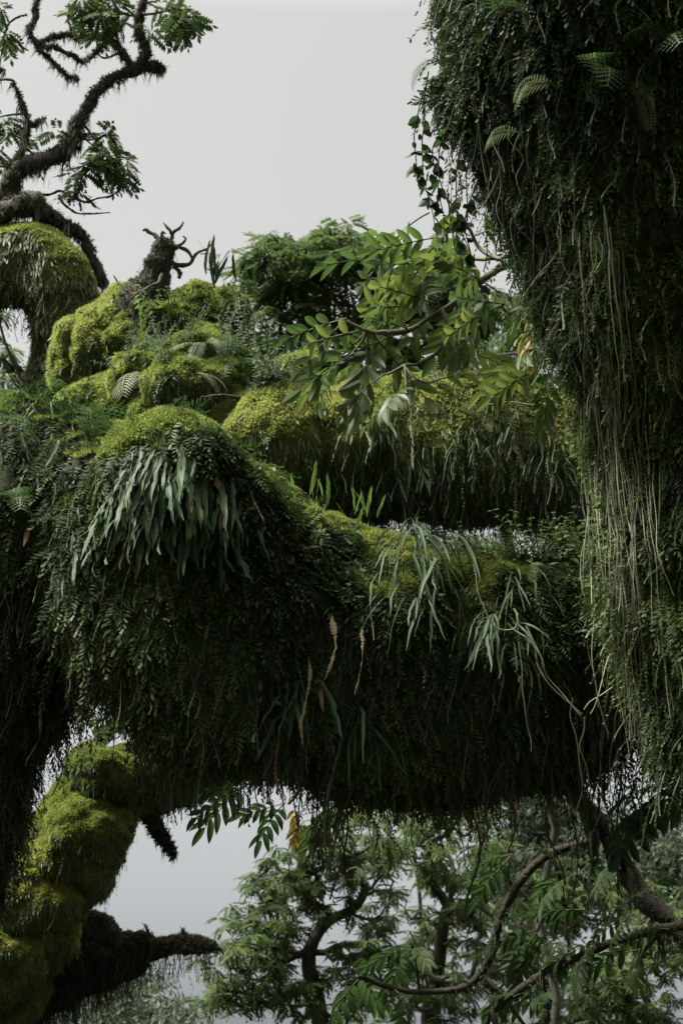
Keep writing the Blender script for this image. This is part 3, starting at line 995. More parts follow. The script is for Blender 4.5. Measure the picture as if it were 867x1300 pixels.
rb = np.random.default_rng(106)
tree('leafy_tree', 'round-crowned leafy tree rising behind the middle mossy limb', 'tree', ground_pt(960, 18),
     [(940, 1100, 18), (880, 820, 17.5), (640, 560, 16), (440, 440, 15)],
     [(345, 335, 15, 48, 40, .8, 42), (425, 315, 15, 60, 36, .9, 55), (390, 385, 15, 70, 55, .9, 50), (490, 350, 15, 50, 60, .8, 42), (560, 400, 15.2, 60, 60, .8, 40), (520, 460, 15, 80, 40, .8, 30), (340, 420, 14.8, 40, 40, .6, 20), (545, 345, 15, 45, 40, .7, 26), (590, 390, 15, 50, 40, .7, 24)],
     M['crown'], rb, size=(.18, .29))
tree('leafy_tree', 'leafy tree with open branches at lower centre below the big limb', 'tree', ground_pt(420, 15.5),
     [(420, 1300, 15.5), (430, 1180, 15.5), (450, 1110, 15.5)],
     [(330, 1180, 15.5, 55, 55, 1, 55), (300, 1240, 15, 60, 60, 1, 60), (400, 1120, 15.5, 60, 50, 1, 55), (460, 1080, 15.5, 60, 50, 1, 50), (400, 1240, 15.2, 90, 60, 1, 70), (480, 1180, 15.5, 60, 60, 1, 50), (390, 1070, 15.3, 40, 30, .7, 26), (340, 1120, 15.3, 40, 35, .7, 24), (460, 1020, 15.6, 60, 25, .7, 26)],
     M['crown'], rb, rtip=.007)
tree('leafy_tree', 'leafy tree filling the lowest middle of the picture behind sweeping branch', 'tree', ground_pt(560, 17),
     [(560, 1320, 17), (560, 1200, 17), (555, 1160, 17)],
     [(540, 1090, 17, 60, 50, 1, 50), (560, 1200, 17, 80, 70, 1.2, 85), (520, 1270, 16.5, 90, 40, 1, 60), (600, 1140, 17, 60, 60, 1, 40), (570, 1030, 17, 60, 25, .8, 30), (640, 1230, 17, 40, 50, .8, 30)],
     M['crown'], rb)
tree('grey_tree', 'tall grey-green tree far behind at lower right centre', 'tree', ground_pt(675, 27),
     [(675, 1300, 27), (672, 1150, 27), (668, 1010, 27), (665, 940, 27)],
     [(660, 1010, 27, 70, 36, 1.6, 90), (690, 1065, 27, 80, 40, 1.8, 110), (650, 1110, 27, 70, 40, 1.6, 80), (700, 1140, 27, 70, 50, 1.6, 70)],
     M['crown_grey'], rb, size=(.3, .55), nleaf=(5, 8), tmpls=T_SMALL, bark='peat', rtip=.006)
tree('leafy_tree', 'leafy tree at lower right corner with tiered branches', 'tree', ground_pt(810, 17),
     [(810, 1320, 17), (805, 1250, 17), (800, 1180, 17)],
     [(800, 1260, 17, 80, 45, 1, 80), (770, 1230, 17, 50, 30, 1, 35), (850, 1200, 17, 50, 40, 1, 45), (840, 1150, 17.5, 50, 40, 1, 40), (740, 1270, 16.8, 30, 25, .6, 18)],
     M['crown'], rb)
tree('grey_tree', 'pale grey-green tree far behind at right edge of lower picture', 'tree', ground_pt(830, 26),
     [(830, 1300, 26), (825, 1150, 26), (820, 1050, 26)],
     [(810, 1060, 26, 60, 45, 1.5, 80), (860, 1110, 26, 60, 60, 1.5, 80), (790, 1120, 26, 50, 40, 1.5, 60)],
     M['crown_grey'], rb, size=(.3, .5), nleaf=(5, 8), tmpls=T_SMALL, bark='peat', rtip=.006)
tree('leafy_tree', 'fine-leaved tree with a lacy crown behind the sweeping branch at lower right', 'tree', ground_pt(720, 20),
     [(720, 1310, 20), (725, 1240, 20)],
     [(660, 1180, 20, 70, 50, 1.2, 60), (740, 1120, 20, 70, 60, 1.2, 60), (820, 1180, 20, 60, 60, 1.2, 50), (700, 1270, 19.5, 100, 40, 1.2, 70), (610, 1080, 20, 50, 50, 1, 40), (500, 1060, 20, 60, 40, 1, 40)],
     M['crown'], rb, size=(.14, .24), rtip=.006)
tree('grey_tree', 'low feathery grey tree at bottom left between mossy boughs', 'tree', ground_pt(140, 22),
     [(140, 1340, 22), (140, 1290, 22)],
     [(120, 1285, 22, 60, 35, 1.2, 60), (170, 1260, 22, 50, 40, 1.2, 60), (220, 1290, 21, 40, 30, 1, 40)],
     M['crown_grey'], rb, size=(.2, .35), nleaf=(4, 7), tmpls=T_SMALL)
tree('leafy_tree', 'leafy tree seen through the gap above the middle limb at right', 'tree', ground_pt(700, 18.5),
     [(690, 1000, 18.5), (640, 600, 14), (640, 500, 14)],
     [(610, 450, 14, 60, 30, .7, 34), (690, 440, 14, 50, 40, .7, 26), (660, 400, 14.2, 60, 30, .6, 14)],
     M['crown'], rb)
tree('leafy_tree', 'sparse leafy tree behind the left gap under the arching bough', 'tree', ground_pt(20, 16),
     [(20, 1000, 16), (20, 560, 16), (20, 500, 16)],
     [(15, 470, 16, 40, 30, .7, 16), (0, 440, 16, 20, 20, .5, 5), (120, 520, 15, 40, 20, .6, 12), (0, 395, 13, 12, 8, .3, 3)],
     M['crown'], rb)
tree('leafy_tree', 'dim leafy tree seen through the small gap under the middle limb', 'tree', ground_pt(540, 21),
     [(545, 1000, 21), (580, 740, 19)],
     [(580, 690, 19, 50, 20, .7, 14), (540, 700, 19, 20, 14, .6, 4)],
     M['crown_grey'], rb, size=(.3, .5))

# ================================================================== NEAR LEAFY BRANCHES
def pinnate_mesh(name, rng, pairs=6, lw=.052, ll_=.37, droop=.6, bark=None, leafmat=None):
    """a compound leaf one unit long: rachis along +Y bending to -Z, folded leaflets"""
    parts_leaf = []
    n = 14
    s = np.linspace(0, 1, n)
    ang = droop * 1.2 * s
    ax = np.zeros((n, 3))
    for i in range(1, n):
        a = ang[i]
        ax[i] = ax[i - 1] + np.array([0, math.cos(a), -math.sin(a)]) / (n - 1)
    rV, rF = tube(ax, np.linspace(.012, .005, n), 4)

    def at(u):
        f = u * (n - 1)
        i = min(int(f), n - 2)
        t = f - i
        return ax[i] * (1 - t) + ax[i + 1] * t, nrm(ax[i + 1] - ax[i])
    for i in range(pairs + 1):
        u = .26 + .74 * i / pairs
        b, t = at(u)
        upv = nrm(np.cross([1.0, 0, 0], t))
        for sd in ((-1, 1) if i < pairs else (0,)):
            ln = ll_ * (1 - .5 * abs(i / pairs - .55) ** 1.3) * (.88 + .24 * rng.random())
            th = (.95 - .35 * i / pairs) + .15 * rng.standard_normal()
            d0 = nrm(np.array([sd * math.sin(th), 0, 0]) + t * (math.cos(th) if sd else 1) + upv * .12)
            m = 6
            cur = b.copy()
            cl = [cur.copy()]
            d = d0.copy()
            dr = (.05 + .13 * rng.random()) * (1 + droop)
            for k in range(m):
                d = nrm(d + np.array([0, 0, -dr]) )
                cur = cur + d * ln / m
                cl.append(cur.copy())
            cl = np.array(cl)
            tg = nrm(np.gradient(cl, axis=0))
            sv = nrm(np.cross(tg, upv + 1e-4))
            nv = np.cross(sv, tg)
            w = lw * np.array([.25, .8, 1.0, .98, .82, .5, .03]) * (.9 + .2 * rng.random())
            fold = .25 + .15 * rng.random()
            Lf = cl - sv * w[:, None] + nv * (w * fold)[:, None]
            Rt = cl + sv * w[:, None] + nv * (w * fold)[:, None]
            parts_leaf.append(quads_from_strip(Lf, cl))
            parts_leaf.append(quads_from_strip(cl, Rt))
    V1, F1 = merge(parts_leaf)
    me = build_mesh(name, [(V1, F1), (rV, rF)], [np.full(len(V1), .5), np.full(len(rV), .5)], True)
    me.materials.append(leafmat)
    me.materials.append(M['twig'])
    mi = np.zeros(len(me.polygons), dtype=np.int32)
    mi[len(F1):] = 1
    me.polygons.foreach_set('material_index', mi)
    return me


pr_ = np.random.default_rng(55)
LEAFS = [pinnate_mesh('pinnate_leaf', pr_, int(pr_.integers(3, 6)), droop=.25 + .12 * k, leafmat=M['leaf']) for k in range(6)]
LEAFS_D = [pinnate_mesh('pinnate_leaf', pr_, int(pr_.integers(4, 7)), droop=.25 + .12 * k, leafmat=M['leaf_dark']) for k in range(6)]
LEAFS_Y = [pinnate_mesh('pinnate_leaf', pr_, 5, droop=.9, leafmat=M['leaf_yellow'])]


def put_leaf(me, p, az, el, roll, L, parent, name='leaf'):
    Y = Vector((math.cos(az) * math.cos(el), math.sin(az) * math.cos(el), math.sin(el)))
    o = bpy.data.objects.new(name, me)
    C.objects.link(o)
    X = Y.cross(Vector((0, 0, 1)))
    X.normalize()
    Z = X.cross(Y)
    X2 = X * math.cos(roll) + Z * math.sin(roll)
    Z2 = Z * math.cos(roll) - X * math.sin(roll)
    from mathutils import Matrix
    m = Matrix(((X2.x, Y.x, Z2.x), (X2.y, Y.y, Z2.y), (X2.z, Y.z, Z2.z)))
    o.rotation_euler = m.to_euler()
    o.scale = (L, L, L)
    pl = parent.location if parent is not None else Vector((0, 0, 0))
    o.location = Vector([float(v) for v in p]) - pl
    if parent is not None:
        o.parent = parent
    return o


def leafy(label, stems, ros, meshes, seed, L=(.26, .38), group=None, base=None, name='leafy_branch', yellow=0, bark='twig'):
    """stems: rows px,py,d,r ; ros: px,py,d,n,az centre (deg, 0 = right, -90 = towards camera), spread"""
    rng = np.random.default_rng(seed)
    b = base if base is not None else P(*stems[0][0][:3])
    root = thing(name, label, 'branch', b, group)
    so, info = branches('stem', stems, M[bark], root, seed=seed, amp=.015, fr=4, n=30, k=7, jit=.15)
    if bark == 'peat':
        fuzz('moss', M['fern_cover'], root, info, T_TUFT, 260, (.012, .03), 'hang', rng, .5)
        fuzz('beard_lichen', M['fringe'], root, info[:3], T_BEARD, 45, (.06, .22), 'hang', rng, .3, .2)
    for (x, y, d, n, azc, sp) in ros:
        p = P(x, y, d)
        for i in range(max(1, int(n * .58))):
            az = RAD(azc + (rng.random() - .5) * 2 * sp) if n < 4 else RAD(azc - sp + 2 * sp * (i + rng.random() * .7) / n)
            put_leaf(meshes[rng.integers(0, len(meshes))], p, az, -.15 + .33 * rng.standard_normal() - .05, .7 * math.cos(az) + rng.standard_normal() * .3, L[0] + (L[1] - L[0]) * rng.random(), root)
    return root


D1 = 6.4
leafy('bright green leafy branch reaching left from the vine-covered trunk over the middle limb',
      [[(740, 385, 5.6, 5), (690, 328, 5.9, 5), (640, 340, 6.1, 4.5), (600, 365, 6.3, 4), (575, 385, 6.4, 4), (545, 402, 6.4, 3.5), (520, 418, 6.4, 3.5), (490, 420, 6.4, 3), (468, 418, 6.4, 3), (440, 405, 6.4, 2)],
       [(690, 330, 5.9, 3), (625, 328, 6.2, 3), (570, 332, 6.4, 3), (534, 332, 6.4, 2), (512, 332, 6.5, 1.5)],
       [(655, 338, 6.0, 3), (610, 318, 6.2, 2.5), (595, 290, 6.2, 2.2), (580, 285, 6.2, 2), (562, 302, 6.2, 1.5)],
       [(565, 392, 6.4, 3), (568, 415, 6.35, 2.5), (555, 445, 6.3, 2.5), (530, 462, 6.3, 2.5), (512, 463, 6.3, 2), (490, 475, 6.3, 1.5)],
       [(513, 463, 6.3, 2), (515, 485, 6.2, 1.5), (516, 500, 6.2, 1.2)],
       [(514, 463, 6.3, 2), (530, 480, 6.2, 1.5), (545, 488, 6.2, 1.2)],
       [(545, 402, 6.4, 2), (556, 390, 6.4, 2), (552, 380, 6.4, 1.5)],
       [(468, 418, 6.4, 2), (462, 432, 6.4, 1.5), (450, 448, 6.4, 1.2)],
       [(545, 402, 6.4, 2), (540, 375, 6.5, 2), (542, 340, 6.5, 1.2)],
       [(594, 292, 6.2, 2), (582, 262, 6.2, 1.5), (568, 244, 6.2, 1)]],
      [(568, 246, 6.2, 2, 120, 70), (560, 300, 6.2, 4, 200, 120), (512, 300, 6.5, 4, 190, 120), (545, 270, 6.3, 3, 200, 90), (600, 300, 6.2, 3, -80, 100), (540, 345, 6.5, 7, -90, 170), (500, 335, 6.5, 4, 200, 100), (468, 418, 6.4, 7, 190, 150), (440, 404, 6.4, 4, 190, 80), (485, 385, 6.5, 4, 150, 120),
       (552, 385, 6.4, 6, -90, 170), (520, 418, 6.4, 4, -90, 150), (450, 448, 6.4, 4, 220, 90), (490, 474, 6.3, 3, 220, 80), (516, 498, 6.2, 4, -90, 100), (545, 486, 6.2, 3, -40, 80), (555, 440, 6.3, 3, -60, 100), (605, 375, 6.4, 4, -90, 160), (590, 420, 6.5, 3, -60, 140)],
      LEAFS, 600, (.32, .44))
leafy('short leafy branch with a yellowing leaf beside the right trunk curtain',
      [[(740, 392, 5.5, 4), (700, 395, 5.8, 4), (665, 393, 6.0, 3.5), (650, 398, 6.1, 2.5), (638, 388, 6.1, 1.5)],
       [(700, 395, 5.8, 2.5), (712, 420, 5.8, 2.5), (708, 450, 5.8, 2)],
       [(650, 398, 6.1, 1.5), (640, 378, 6.2, 1.2), (625, 366, 6.2, 1)]],
      [(640, 386, 6.1, 6, -100, 140), (690, 398, 5.9, 3, -90, 60), (626, 366, 6.2, 3, 180, 100), (705, 455, 5.8, 9, -90, 175), (720, 410, 5.8, 3, -60, 90), (690, 372, 5.9, 3, 180, 100)],
      LEAFS, 610, (.3, .4))
pb = P(692, 398, 5.85)
rr_ = np.random.default_rng(8)
lb = bpy.data.objects['leafy_branch.001']
put_leaf(LEAFS_Y[0], pb, RAD(-110), -.5, .2, .32, lb)['label'] = 'yellowing compound leaf'

leafy('long dark sweeping branch curving down at lower right with pinnate leaves',
      [[(880, 1195, 6.6, 16), (830, 1150, 6.7, 14), (795, 1105, 6.8, 12), (770, 1060, 6.8, 12), (745, 1030, 6.8, 14), (725, 1000, 6.7, 12), (705, 975, 6.6, 9)],
       [(760, 1060, 6.8, 5), (742, 1069, 6.8, 5), (705, 1080, 6.8, 5), (670, 1105, 6.8, 5), (645, 1140, 6.8, 5), (628, 1185, 6.8, 5), (612, 1235, 6.8, 5), (590, 1256, 6.8, 4.5), (550, 1260, 6.8, 4), (500, 1256, 6.8, 3.5), (455, 1238, 6.8, 3)],
       [(745, 1030, 6.7, 9), (752, 1070, 6.7, 7), (750, 1120, 6.7, 4), (745, 1160, 6.7, 2)],
       [(700, 1082, 6.8, 2.5), (712, 1140, 6.8, 2.2), (704, 1190, 6.8, 1.5)],
       [(740, 1157, 6.8, 3), (700, 1145, 6.8, 3), (688, 1165, 6.8, 2), (680, 1185, 6.8, 1.5)],
       [(612, 1235, 6.8, 2.5), (640, 1270, 6.7, 2.5), (670, 1310, 6.7, 2)],
       [(530, 1258, 6.8, 2), (528, 1230, 6.8, 2), (524, 1200, 6.8, 1.5)]],
      [(650, 1085, 6.8, 4, 200, 70), (665, 1080, 6.8, 3, -60, 60), (706, 1190, 6.8, 8, -90, 175), (684, 1180, 6.8, 5, 220, 100), (745, 1155, 6.7, 5, -90, 160), (780, 1090, 6.7, 5, -60, 120), (820, 1130, 6.6, 4, -30, 120), (526, 1205, 6.8, 7, -90, 175), (460, 1238, 6.8, 5, 200, 120), (500, 1256, 6.8, 3, -90, 100), (800, 1160, 6.7, 4, -90, 140), (735, 1110, 6.7, 4, -90, 160)],
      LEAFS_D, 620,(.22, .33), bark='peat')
leafy('lower straight branch rising to the right corner with dark pinnate leaves',
      [[(890, 1175, 6.5, 6), (840, 1182, 6.55, 6), (780, 1196, 6.6, 5.5), (735, 1216, 6.6, 5), (690, 1238, 6.6, 5), (650, 1262, 6.6, 5), (625, 1280, 6.6, 4.5), (610, 1310, 6.6, 4)],
       [(835, 1182, 6.5, 2.5), (820, 1200, 6.5, 2), (812, 1215, 6.5, 1.5)],
       [(690, 1238, 6.6, 2), (697, 1262, 6.6, 2), (700, 1290, 6.6, 1.5)]],
      [(760, 1195, 6.6, 4, -90, 120), (812, 1205, 6.5, 4, -90, 150), (700, 1275, 6.6, 6, -90, 175), (730, 1300, 6.5, 5, 60, 150), (650, 1250, 6.6, 3, -90, 140), (850, 1180, 6.5, 4, -90, 150)],
      LEAFS_D, 630,(.22, .33), bark='peat')
leafy('drooping pinnate leaf spray at the right edge above the sweeping branch',
      [[(960, 1010, 6.2, 5), (910, 1002, 6.2, 4), (870, 1004, 6.2, 3), (845, 1012, 6.2, 2)]],
      [(848, 1005, 6.2, 5, 200, 80), (865, 1000, 6.2, 4, -100, 100), (890, 1010, 6.2, 4, -90, 150)],
      LEAFS_D, 640, (.3, .42))
leafy('small leaf spray hanging below the big limb at lower left',
      [[(330, 965, 6.6, 3), (326, 985, 6.6, 2.5), (318, 998, 6.6, 2)]],
      [(316, 995, 6.6, 6, 230, 110)],
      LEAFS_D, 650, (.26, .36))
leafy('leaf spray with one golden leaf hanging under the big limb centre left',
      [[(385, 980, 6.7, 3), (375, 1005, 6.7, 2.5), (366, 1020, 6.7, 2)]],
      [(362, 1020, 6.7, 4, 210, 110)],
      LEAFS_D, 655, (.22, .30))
put_leaf(LEAFS_Y[0], P(372, 1020, 6.7), RAD(-70), -.7, .1, .2, bpy.data.objects['leafy_branch.006'])['label'] = 'golden yellow leaf'
leafy('green leafy sprays hanging under the dark limb near picture centre',
      [[(470, 985, 6.9, 3), (465, 1015, 6.9, 2.5), (455, 1035, 6.9, 2)], [(468, 1000, 6.9, 2), (490, 1020, 6.9, 1.5)]],
      [(455, 1030, 6.9, 5, -90, 170), (490, 1020, 6.9, 4, -60, 120), (430, 1025, 6.9, 3, 200, 100)],
      LEAFS, 657, (.22, .30))
leafy('small leafy twig in the gap above the lower left mossy limb',
      [[(150, 850, 8.8, 3), (130, 885, 8.8, 2), (118, 900, 8.8, 1.5)], [(165, 860, 8.8, 2), (162, 900, 8.8, 1.5), (155, 925, 8.8, 1)]],
      [(118, 898, 8.8, 5, 200, 130), (135, 915, 8.8, 3, -60, 90), (162, 915, 8.8, 5, -90, 160)],
      LEAFS, 660, (.18, .26))

# ================================================================== EPIPHYTES
def frond_mesh(name, rng, w=.045, a0=-20, a1=80, k=4.0, wav=.2, material=None):
    n = 11
    s = np.linspace(0, 1, n)
    a = np.radians(a0 + (a1 - a0) * (1 - np.exp(-k * s)))
    c = np.zeros((n, 3))
    side = np.cumsum(rng.standard_normal(n)) * .012
    for i in range(1, n):
        c[i] = c[i - 1] + np.array([0, math.cos(a[i]), -math.sin(a[i])]) / (n - 1)
    c[:, 0] = side + (rng.random() - .5) * .25 * s ** 2
    prof = w * np.array([.15, .45, .75, .95, 1, 1, .95, .9, .75, .5, .06])
    T = nrm(np.gradient(c, axis=0))
    X = np.array([1.0, 0, 0])[None] * np.ones((n, 1))
    tw = np.cumsum(rng.standard_normal(n)) * .12
    Nn = np.cross(X, T)
    sv = X * np.cos(tw)[:, None] + Nn * np.sin(tw)[:, None]
    nv = np.cross(sv, T)
    e1 = wav * w * rng.standard_normal(n)
    e2 = wav * w * rng.standard_normal(n)
    Lf = c - sv * (prof * (1 + wav * rng.standard_normal(n) * .6))[:, None] + nv * (prof * .2 + e1)[:, None]
    Rt = c + sv * (prof * (1 + wav * rng.standard_normal(n) * .6))[:, None] + nv * (prof * .2 + e2)[:, None]
    V, F = merge([quads_from_strip(Lf, c), quads_from_strip(c, Rt)])
    me = build_mesh(name, [(V, F)], [np.full(len(V), .5)], True)
    me.materials.append(material)
    return me


fr_ = np.random.default_rng(66)
FROND = [frond_mesh('frond', fr_, .030 + .012 * fr_.random(), a0=fr_.uniform(30, 62), a1=fr_.uniform(70, 90), k=fr_.uniform(3, 6), wav=.35, material=M['strap']) for _ in range(10)]
FROND_N = [frond_mesh('frond', fr_, .017 + .007 * fr_.random(), a0=fr_.uniform(-35, 40), a1=fr_.uniform(70, 95), k=fr_.uniform(2, 4), wav=.12, material=M['strap']) for _ in range(10)]
FROND_UP = [frond_mesh('frond', fr_, .06, a0=-80, a1=fr_.uniform(-75, -40), k=1.5, wav=.15, material=M['strap_light']) for _ in range(6)]
FROND_UPD = [frond_mesh('frond', fr_, .05, a0=-85, a1=fr_.uniform(-75, -20), k=1.5, wav=.15, material=M['strap']) for _ in range(6)]
FROND_DEAD = [frond_mesh('frond', fr_, .05, a0=30, a1=88, k=5, wav=.5, material=M['dead']) for _ in range(5)]


def place_frond(me, p, head, L, roll, parent, name='frond', tilt=0.0):
    o = bpy.data.objects.new(name, me)
    C.objects.link(o)
    o.rotation_euler = (tilt, roll, head - math.pi / 2)
    o.scale = (L, L, L)
    o.location = Vector([float(v) for v in p]) - parent.location
    o.parent = parent
    return o


def strap_fern(label, surfs, roots, n, L, meshes, seed, spread=80, name='strap_fern', group=None, deadfrac=0.0, jit=10, radial=True, off=.07, cx=None, hw=None):
    rng = np.random.default_rng(seed)
    p0, n0 = hit(surfs, *roots[len(roots) // 2])
    root = thing(name, label, 'fern', p0, group)
    rp = np.array(roots, float)
    cx = rp[:, 0].mean() if cx is None else cx
    hw = max(np.ptp(rp[:, 0]) / 2, 15) if hw is None else hw
    for i in range(n):
        a = rp[rng.integers(0, len(rp))]
        x = a[0] + rng.standard_normal() * jit
        y = a[1] + rng.standard_normal() * jit * .8
        p, nn = hit(surfs, x, y)
        base = math.atan2(nn[1], nn[0])
        if radial:
            fx = np.clip((x - cx) / hw, -1.2, 1.2)
            head = RAD(-90 + fx * 62 + rng.standard_normal() * spread * .25)
        else:
            head = base + RAD(rng.standard_normal() * spread * .5)
        m = meshes[rng.integers(0, len(meshes))]
        if rng.random() < deadfrac:
            m = FROND_DEAD[rng.integers(0, len(FROND_DEAD))]
        place_frond(m, p + nn * off, head, rng.uniform(*L), rng.standard_normal() * .2, root, tilt=rng.standard_normal() * .12)
    return root


FGS = [fg_limb, hump, hump2]
fan_l = [(140, 640), (152, 622), (165, 606), (178, 596), (190, 588), (202, 584), (214, 582), (160, 645), (175, 628), (190, 618), (205, 606), (170, 665), (190, 648), (208, 634)]
fan_r = [(220, 582), (232, 584), (244, 588), (256, 596), (268, 606), (280, 618), (292, 634), (230, 606), (245, 614), (260, 626), (275, 642), (225, 634), (242, 648), (262, 660)]
strap_fern('left half of the large fan of wavy green strap fronds under the bright hump', FGS, fan_l, 95, (.13, .32), FROND, 701, 60, deadfrac=.03, jit=9, off=.04, cx=218, hw=85)
strap_fern('right half of the large fan of wavy green strap fronds under the bright hump', FGS, fan_r, 95, (.13, .32), FROND, 702, 60, deadfrac=.03, jit=9, off=.04, cx=218, hw=85)
g2 = 'small strap ferns scattered on the left of the big limb'
for i, (x, y, lab) in enumerate([(60, 610, 'small strap fern on the left bulge of the big limb near its mossy top'), (35, 690, 'small strap fern low on the far left of the big limb'), (112, 650, 'small strap fern left of the large frond fan'),
                                 (88, 725, 'small strap fern in the dark below the left bulge'), (140, 705, 'small strap fern hanging below left end of the frond fan'), (25, 580, 'small strap fern near the left picture edge under moss'), (70, 555, 'small strap fern highest on the left bulge')]):
    strap_fern(lab, FGS, [(x, y), (x + 12, y + 8), (x - 10, y + 14)], 14, (.09, .2), FROND, 710 + i, 50, group=g2, jit=22)
strap_fern('arching clump of slender leaves spilling from the limb top at centre right', FGS, [(520, 690), (535, 688), (510, 705), (545, 700), (530, 720), (515, 730), (525, 760)], 75, (.14, .34), FROND_N, 730, 75, deadfrac=0, off=.11, jit=13)
strap_fern('narrow dark clump of slender leaves lower right on the big limb', FGS, [(622, 790), (632, 800), (640, 815), (612, 810)], 44, (.14, .32), FROND_N, 731, 55, off=.10, jit=13)
strap_fern('few slender grassy leaves hanging low in the middle of the big limb', FGS, [(445, 890), (455, 905), (440, 910)], 11, (.22, .34), FROND_N, 732, 70)
strap_fern('few broad strap leaves hanging low beside the dead curled fronds', FGS, [(375, 870), (385, 880)], 9, (.2, .32), FROND, 733, 60)
strap_fern('loose tangle of dry and green leaves on right end of the big limb', FGS, [(625, 755), (650, 745), (668, 740)], 16, (.16, .3), FROND_N, 734, 90)
MDS = [md_limb] + lobes[-2:]
g3 = 'strap ferns hanging on the middle limb'
for i, (x, y, n, lab) in enumerate([(470, 545, 26, 'strap fern on the middle limb under the tip of the leafy branch'), (420, 590, 26, 'strap fern low on the middle limb beside the yellow cushion'), (530, 560, 26, 'strap fern on the middle limb just right of the leaf tips'),
                                    (590, 560, 20, 'strap fern on the middle limb above the small sky gap'), (650, 545, 16, 'strap fern right on the middle limb in shadow'), (700, 570, 18, 'strap fern farthest right on the middle limb by the vines'), (500, 600, 20, 'strap fern lowest on the middle limb')]):
    strap_fern(lab, MDS, [(x, y), (x + 22, y + 6), (x - 22, y + 10), (x + 8, y + 24)], int(n * .6), (.1, .24), FROND_N if i % 2 else FROND, 740 + i, 45, group=g3, jit=14)
strap_fern('upright bird-nest fern on top of the rear mossy mound by the stump', lobes, [(262, 364), (272, 360), (282, 364)], 12, (.18, .30), FROND_UPD, 760, 160, name='upright_fern', radial=False)
g4 = 'young upright ferns along the saddle of the big limb'
for i, (x, y, lab) in enumerate([(395, 650, 'young light green fern sprouting left in the limb saddle'), (430, 665, 'young light green fern sprouting mid limb saddle'), (460, 672, 'young light green fern sprouting right in the limb saddle')]):
    strap_fern(lab, FGS, [(x, y), (x + 8, y + 2)], 6, (.07, .15), FROND_UP, 765 + i, 160, name='young_fern', group=g4, radial=False)


# dead hanging fronds
def hanging_frond(label, surfs, x, y, L, w, seed, material, name='dead_frond', notch=.3):
    rng = np.random.default_rng(seed)
    p, nn = hit(surfs, x, y)
    n = 40
    s = np.linspace(0, 1, n)
    c = np.stack([.03 * np.sin(s * (3 + 4 * rng.random()) + rng.random() * 6) * s * (L / .3) + np.cumsum(rng.standard_normal(n)) * .0012, -.03 - .02 * np.sin(s * 3), -L * s], -1)
    pw = .65 * w * np.minimum(1, np.minimum(s * 6 + .2, (1.02 - s) * 4)) * (1 + notch * np.where(np.arange(n) % 2 == 0, 1, -1) * (.4 + rng.random(n)) + .25 * rng.standard_normal(n))
    tw = .9 * np.sin(s * 5 + rng.random() * 6) + np.cumsum(rng.standard_normal(n)) * .12
    sv = np.stack([np.cos(tw), np.sin(tw), 0 * s], -1)
    V, F = merge([quads_from_strip(c - sv * pw[:, None], c + np.array([0, -.006, 0])), quads_from_strip(c + np.array([0, -.006, 0]), c + sv * pw[:, None])])
    me = build_mesh(name, [(V, F)], [np.full(len(V), .5)])
    o = link(name, me, material)
    o.location = [float(v) for v in (p + nn * .05 - FW * .05)]
    return tag(o, label, 'dead frond', 'dead fronds hanging on the trees')


hanging_frond('straight tan serrated dead frond in the middle of the big limb', FGS, 413, 788, .26, .016, 1, M['dead'])
hanging_frond('long thin curled tan frond left of the serrated one', FGS, 402, 832, .36, .010, 2, M['dead'])
hanging_frond('brown serrated dead frond right of the straight tan one', FGS, 457, 790, .27, .012, 3, M['dead'])
hanging_frond('narrow brown dead frond dangling past the lower edge of the limb', FGS, 358, 925, .42, .009, 4, M['rust'])
hanging_frond('yellowish dead frond hanging on the dark left trunk', [fg_trunk], 52, 880, .28, .012, 5, M['dead'])
hanging_frond('limp dead frond hanging lowest on the dark left trunk', [fg_trunk], 38, 1030, .24, .012, 6, M['dead'])
hanging_frond('rust coloured dead leaf dangling below the limb right of centre', FGS, 612, 985, .30, .011, 7, M['rust'])
hanging_frond('dark rust leaf beside another below the limb right of centre', FGS, 640, 985, .26, .012, 8, M['rust'])


# ferns with pinnae
def fern_mesh(name, rng, material, curve=60, pairs=14, simple=False):
    n = pairs + 2
    s = np.linspace(0, 1, n)
    a = np.radians(-20 + (curve + 20) * s)
    c = np.zeros((n, 3))
    for i in range(1, n):
        c[i] = c[i - 1] + np.array([0, math.cos(a[i]), -math.sin(a[i])]) / (n - 1)
    parts = [quads_from_strip(c - np.array([.006, 0, 0]), c + np.array([.006, 0, 0]))]
    for i in range(2, n):
        t = nrm(c[i] - c[i - 1])
        up = np.cross([1.0, 0, 0], t)
        ln = .26 * math.sin(math.pi * (.12 + .86 * (1 - s[i]))) + .03
        for sd in (-1, 1):
            d = nrm(np.array([sd, 0, 0]) + t * .45 - up * .15)
            if simple:
                e = c[i] + d * ln - np.array([0, 0, .3 * ln])
                mid = c[i] + d * ln * .45
                w = t * .014
                parts.append((np.array([c[i], mid + w, e, mid - w]), np.array([[0, 1, 2, 3]])))
                continue
            m = 5
            for q in range(m):
                b = c[i] + d * ln * q / m
                l2 = ln * .22 * (1 - q / (m + 1))
                for s2 in (-1, 1):
                    d2 = nrm(d * .5 + t * s2 * .9 + up * (rng.random() - .5) * .3)
                    e = b + d2 * l2
                    mid = (b + e) / 2
                    w = d * l2 * .2
                    parts.append((np.array([b, mid + w, e, mid - w]), np.array([[0, 1, 2, 3]])))
            parts.append(quads_from_strip(np.array([c[i] - t * .004, c[i] + d * ln - t * .002]), np.array([c[i] + t * .004, c[i] + d * ln + t * .002])))
    V, F = merge(parts)
    me = build_mesh(name, [(V, F)], [np.full(len(V), .5)])
    me.materials.append(material)
    return me


FERN_P = [fern_mesh('frond', fr_, M['fern_pale'], c, 16, True) for c in (50, 75, 95)]
FERN_G = [fern_mesh('frond', fr_, M['fern_green'], c, 11) for c in (40, 70, 100)]


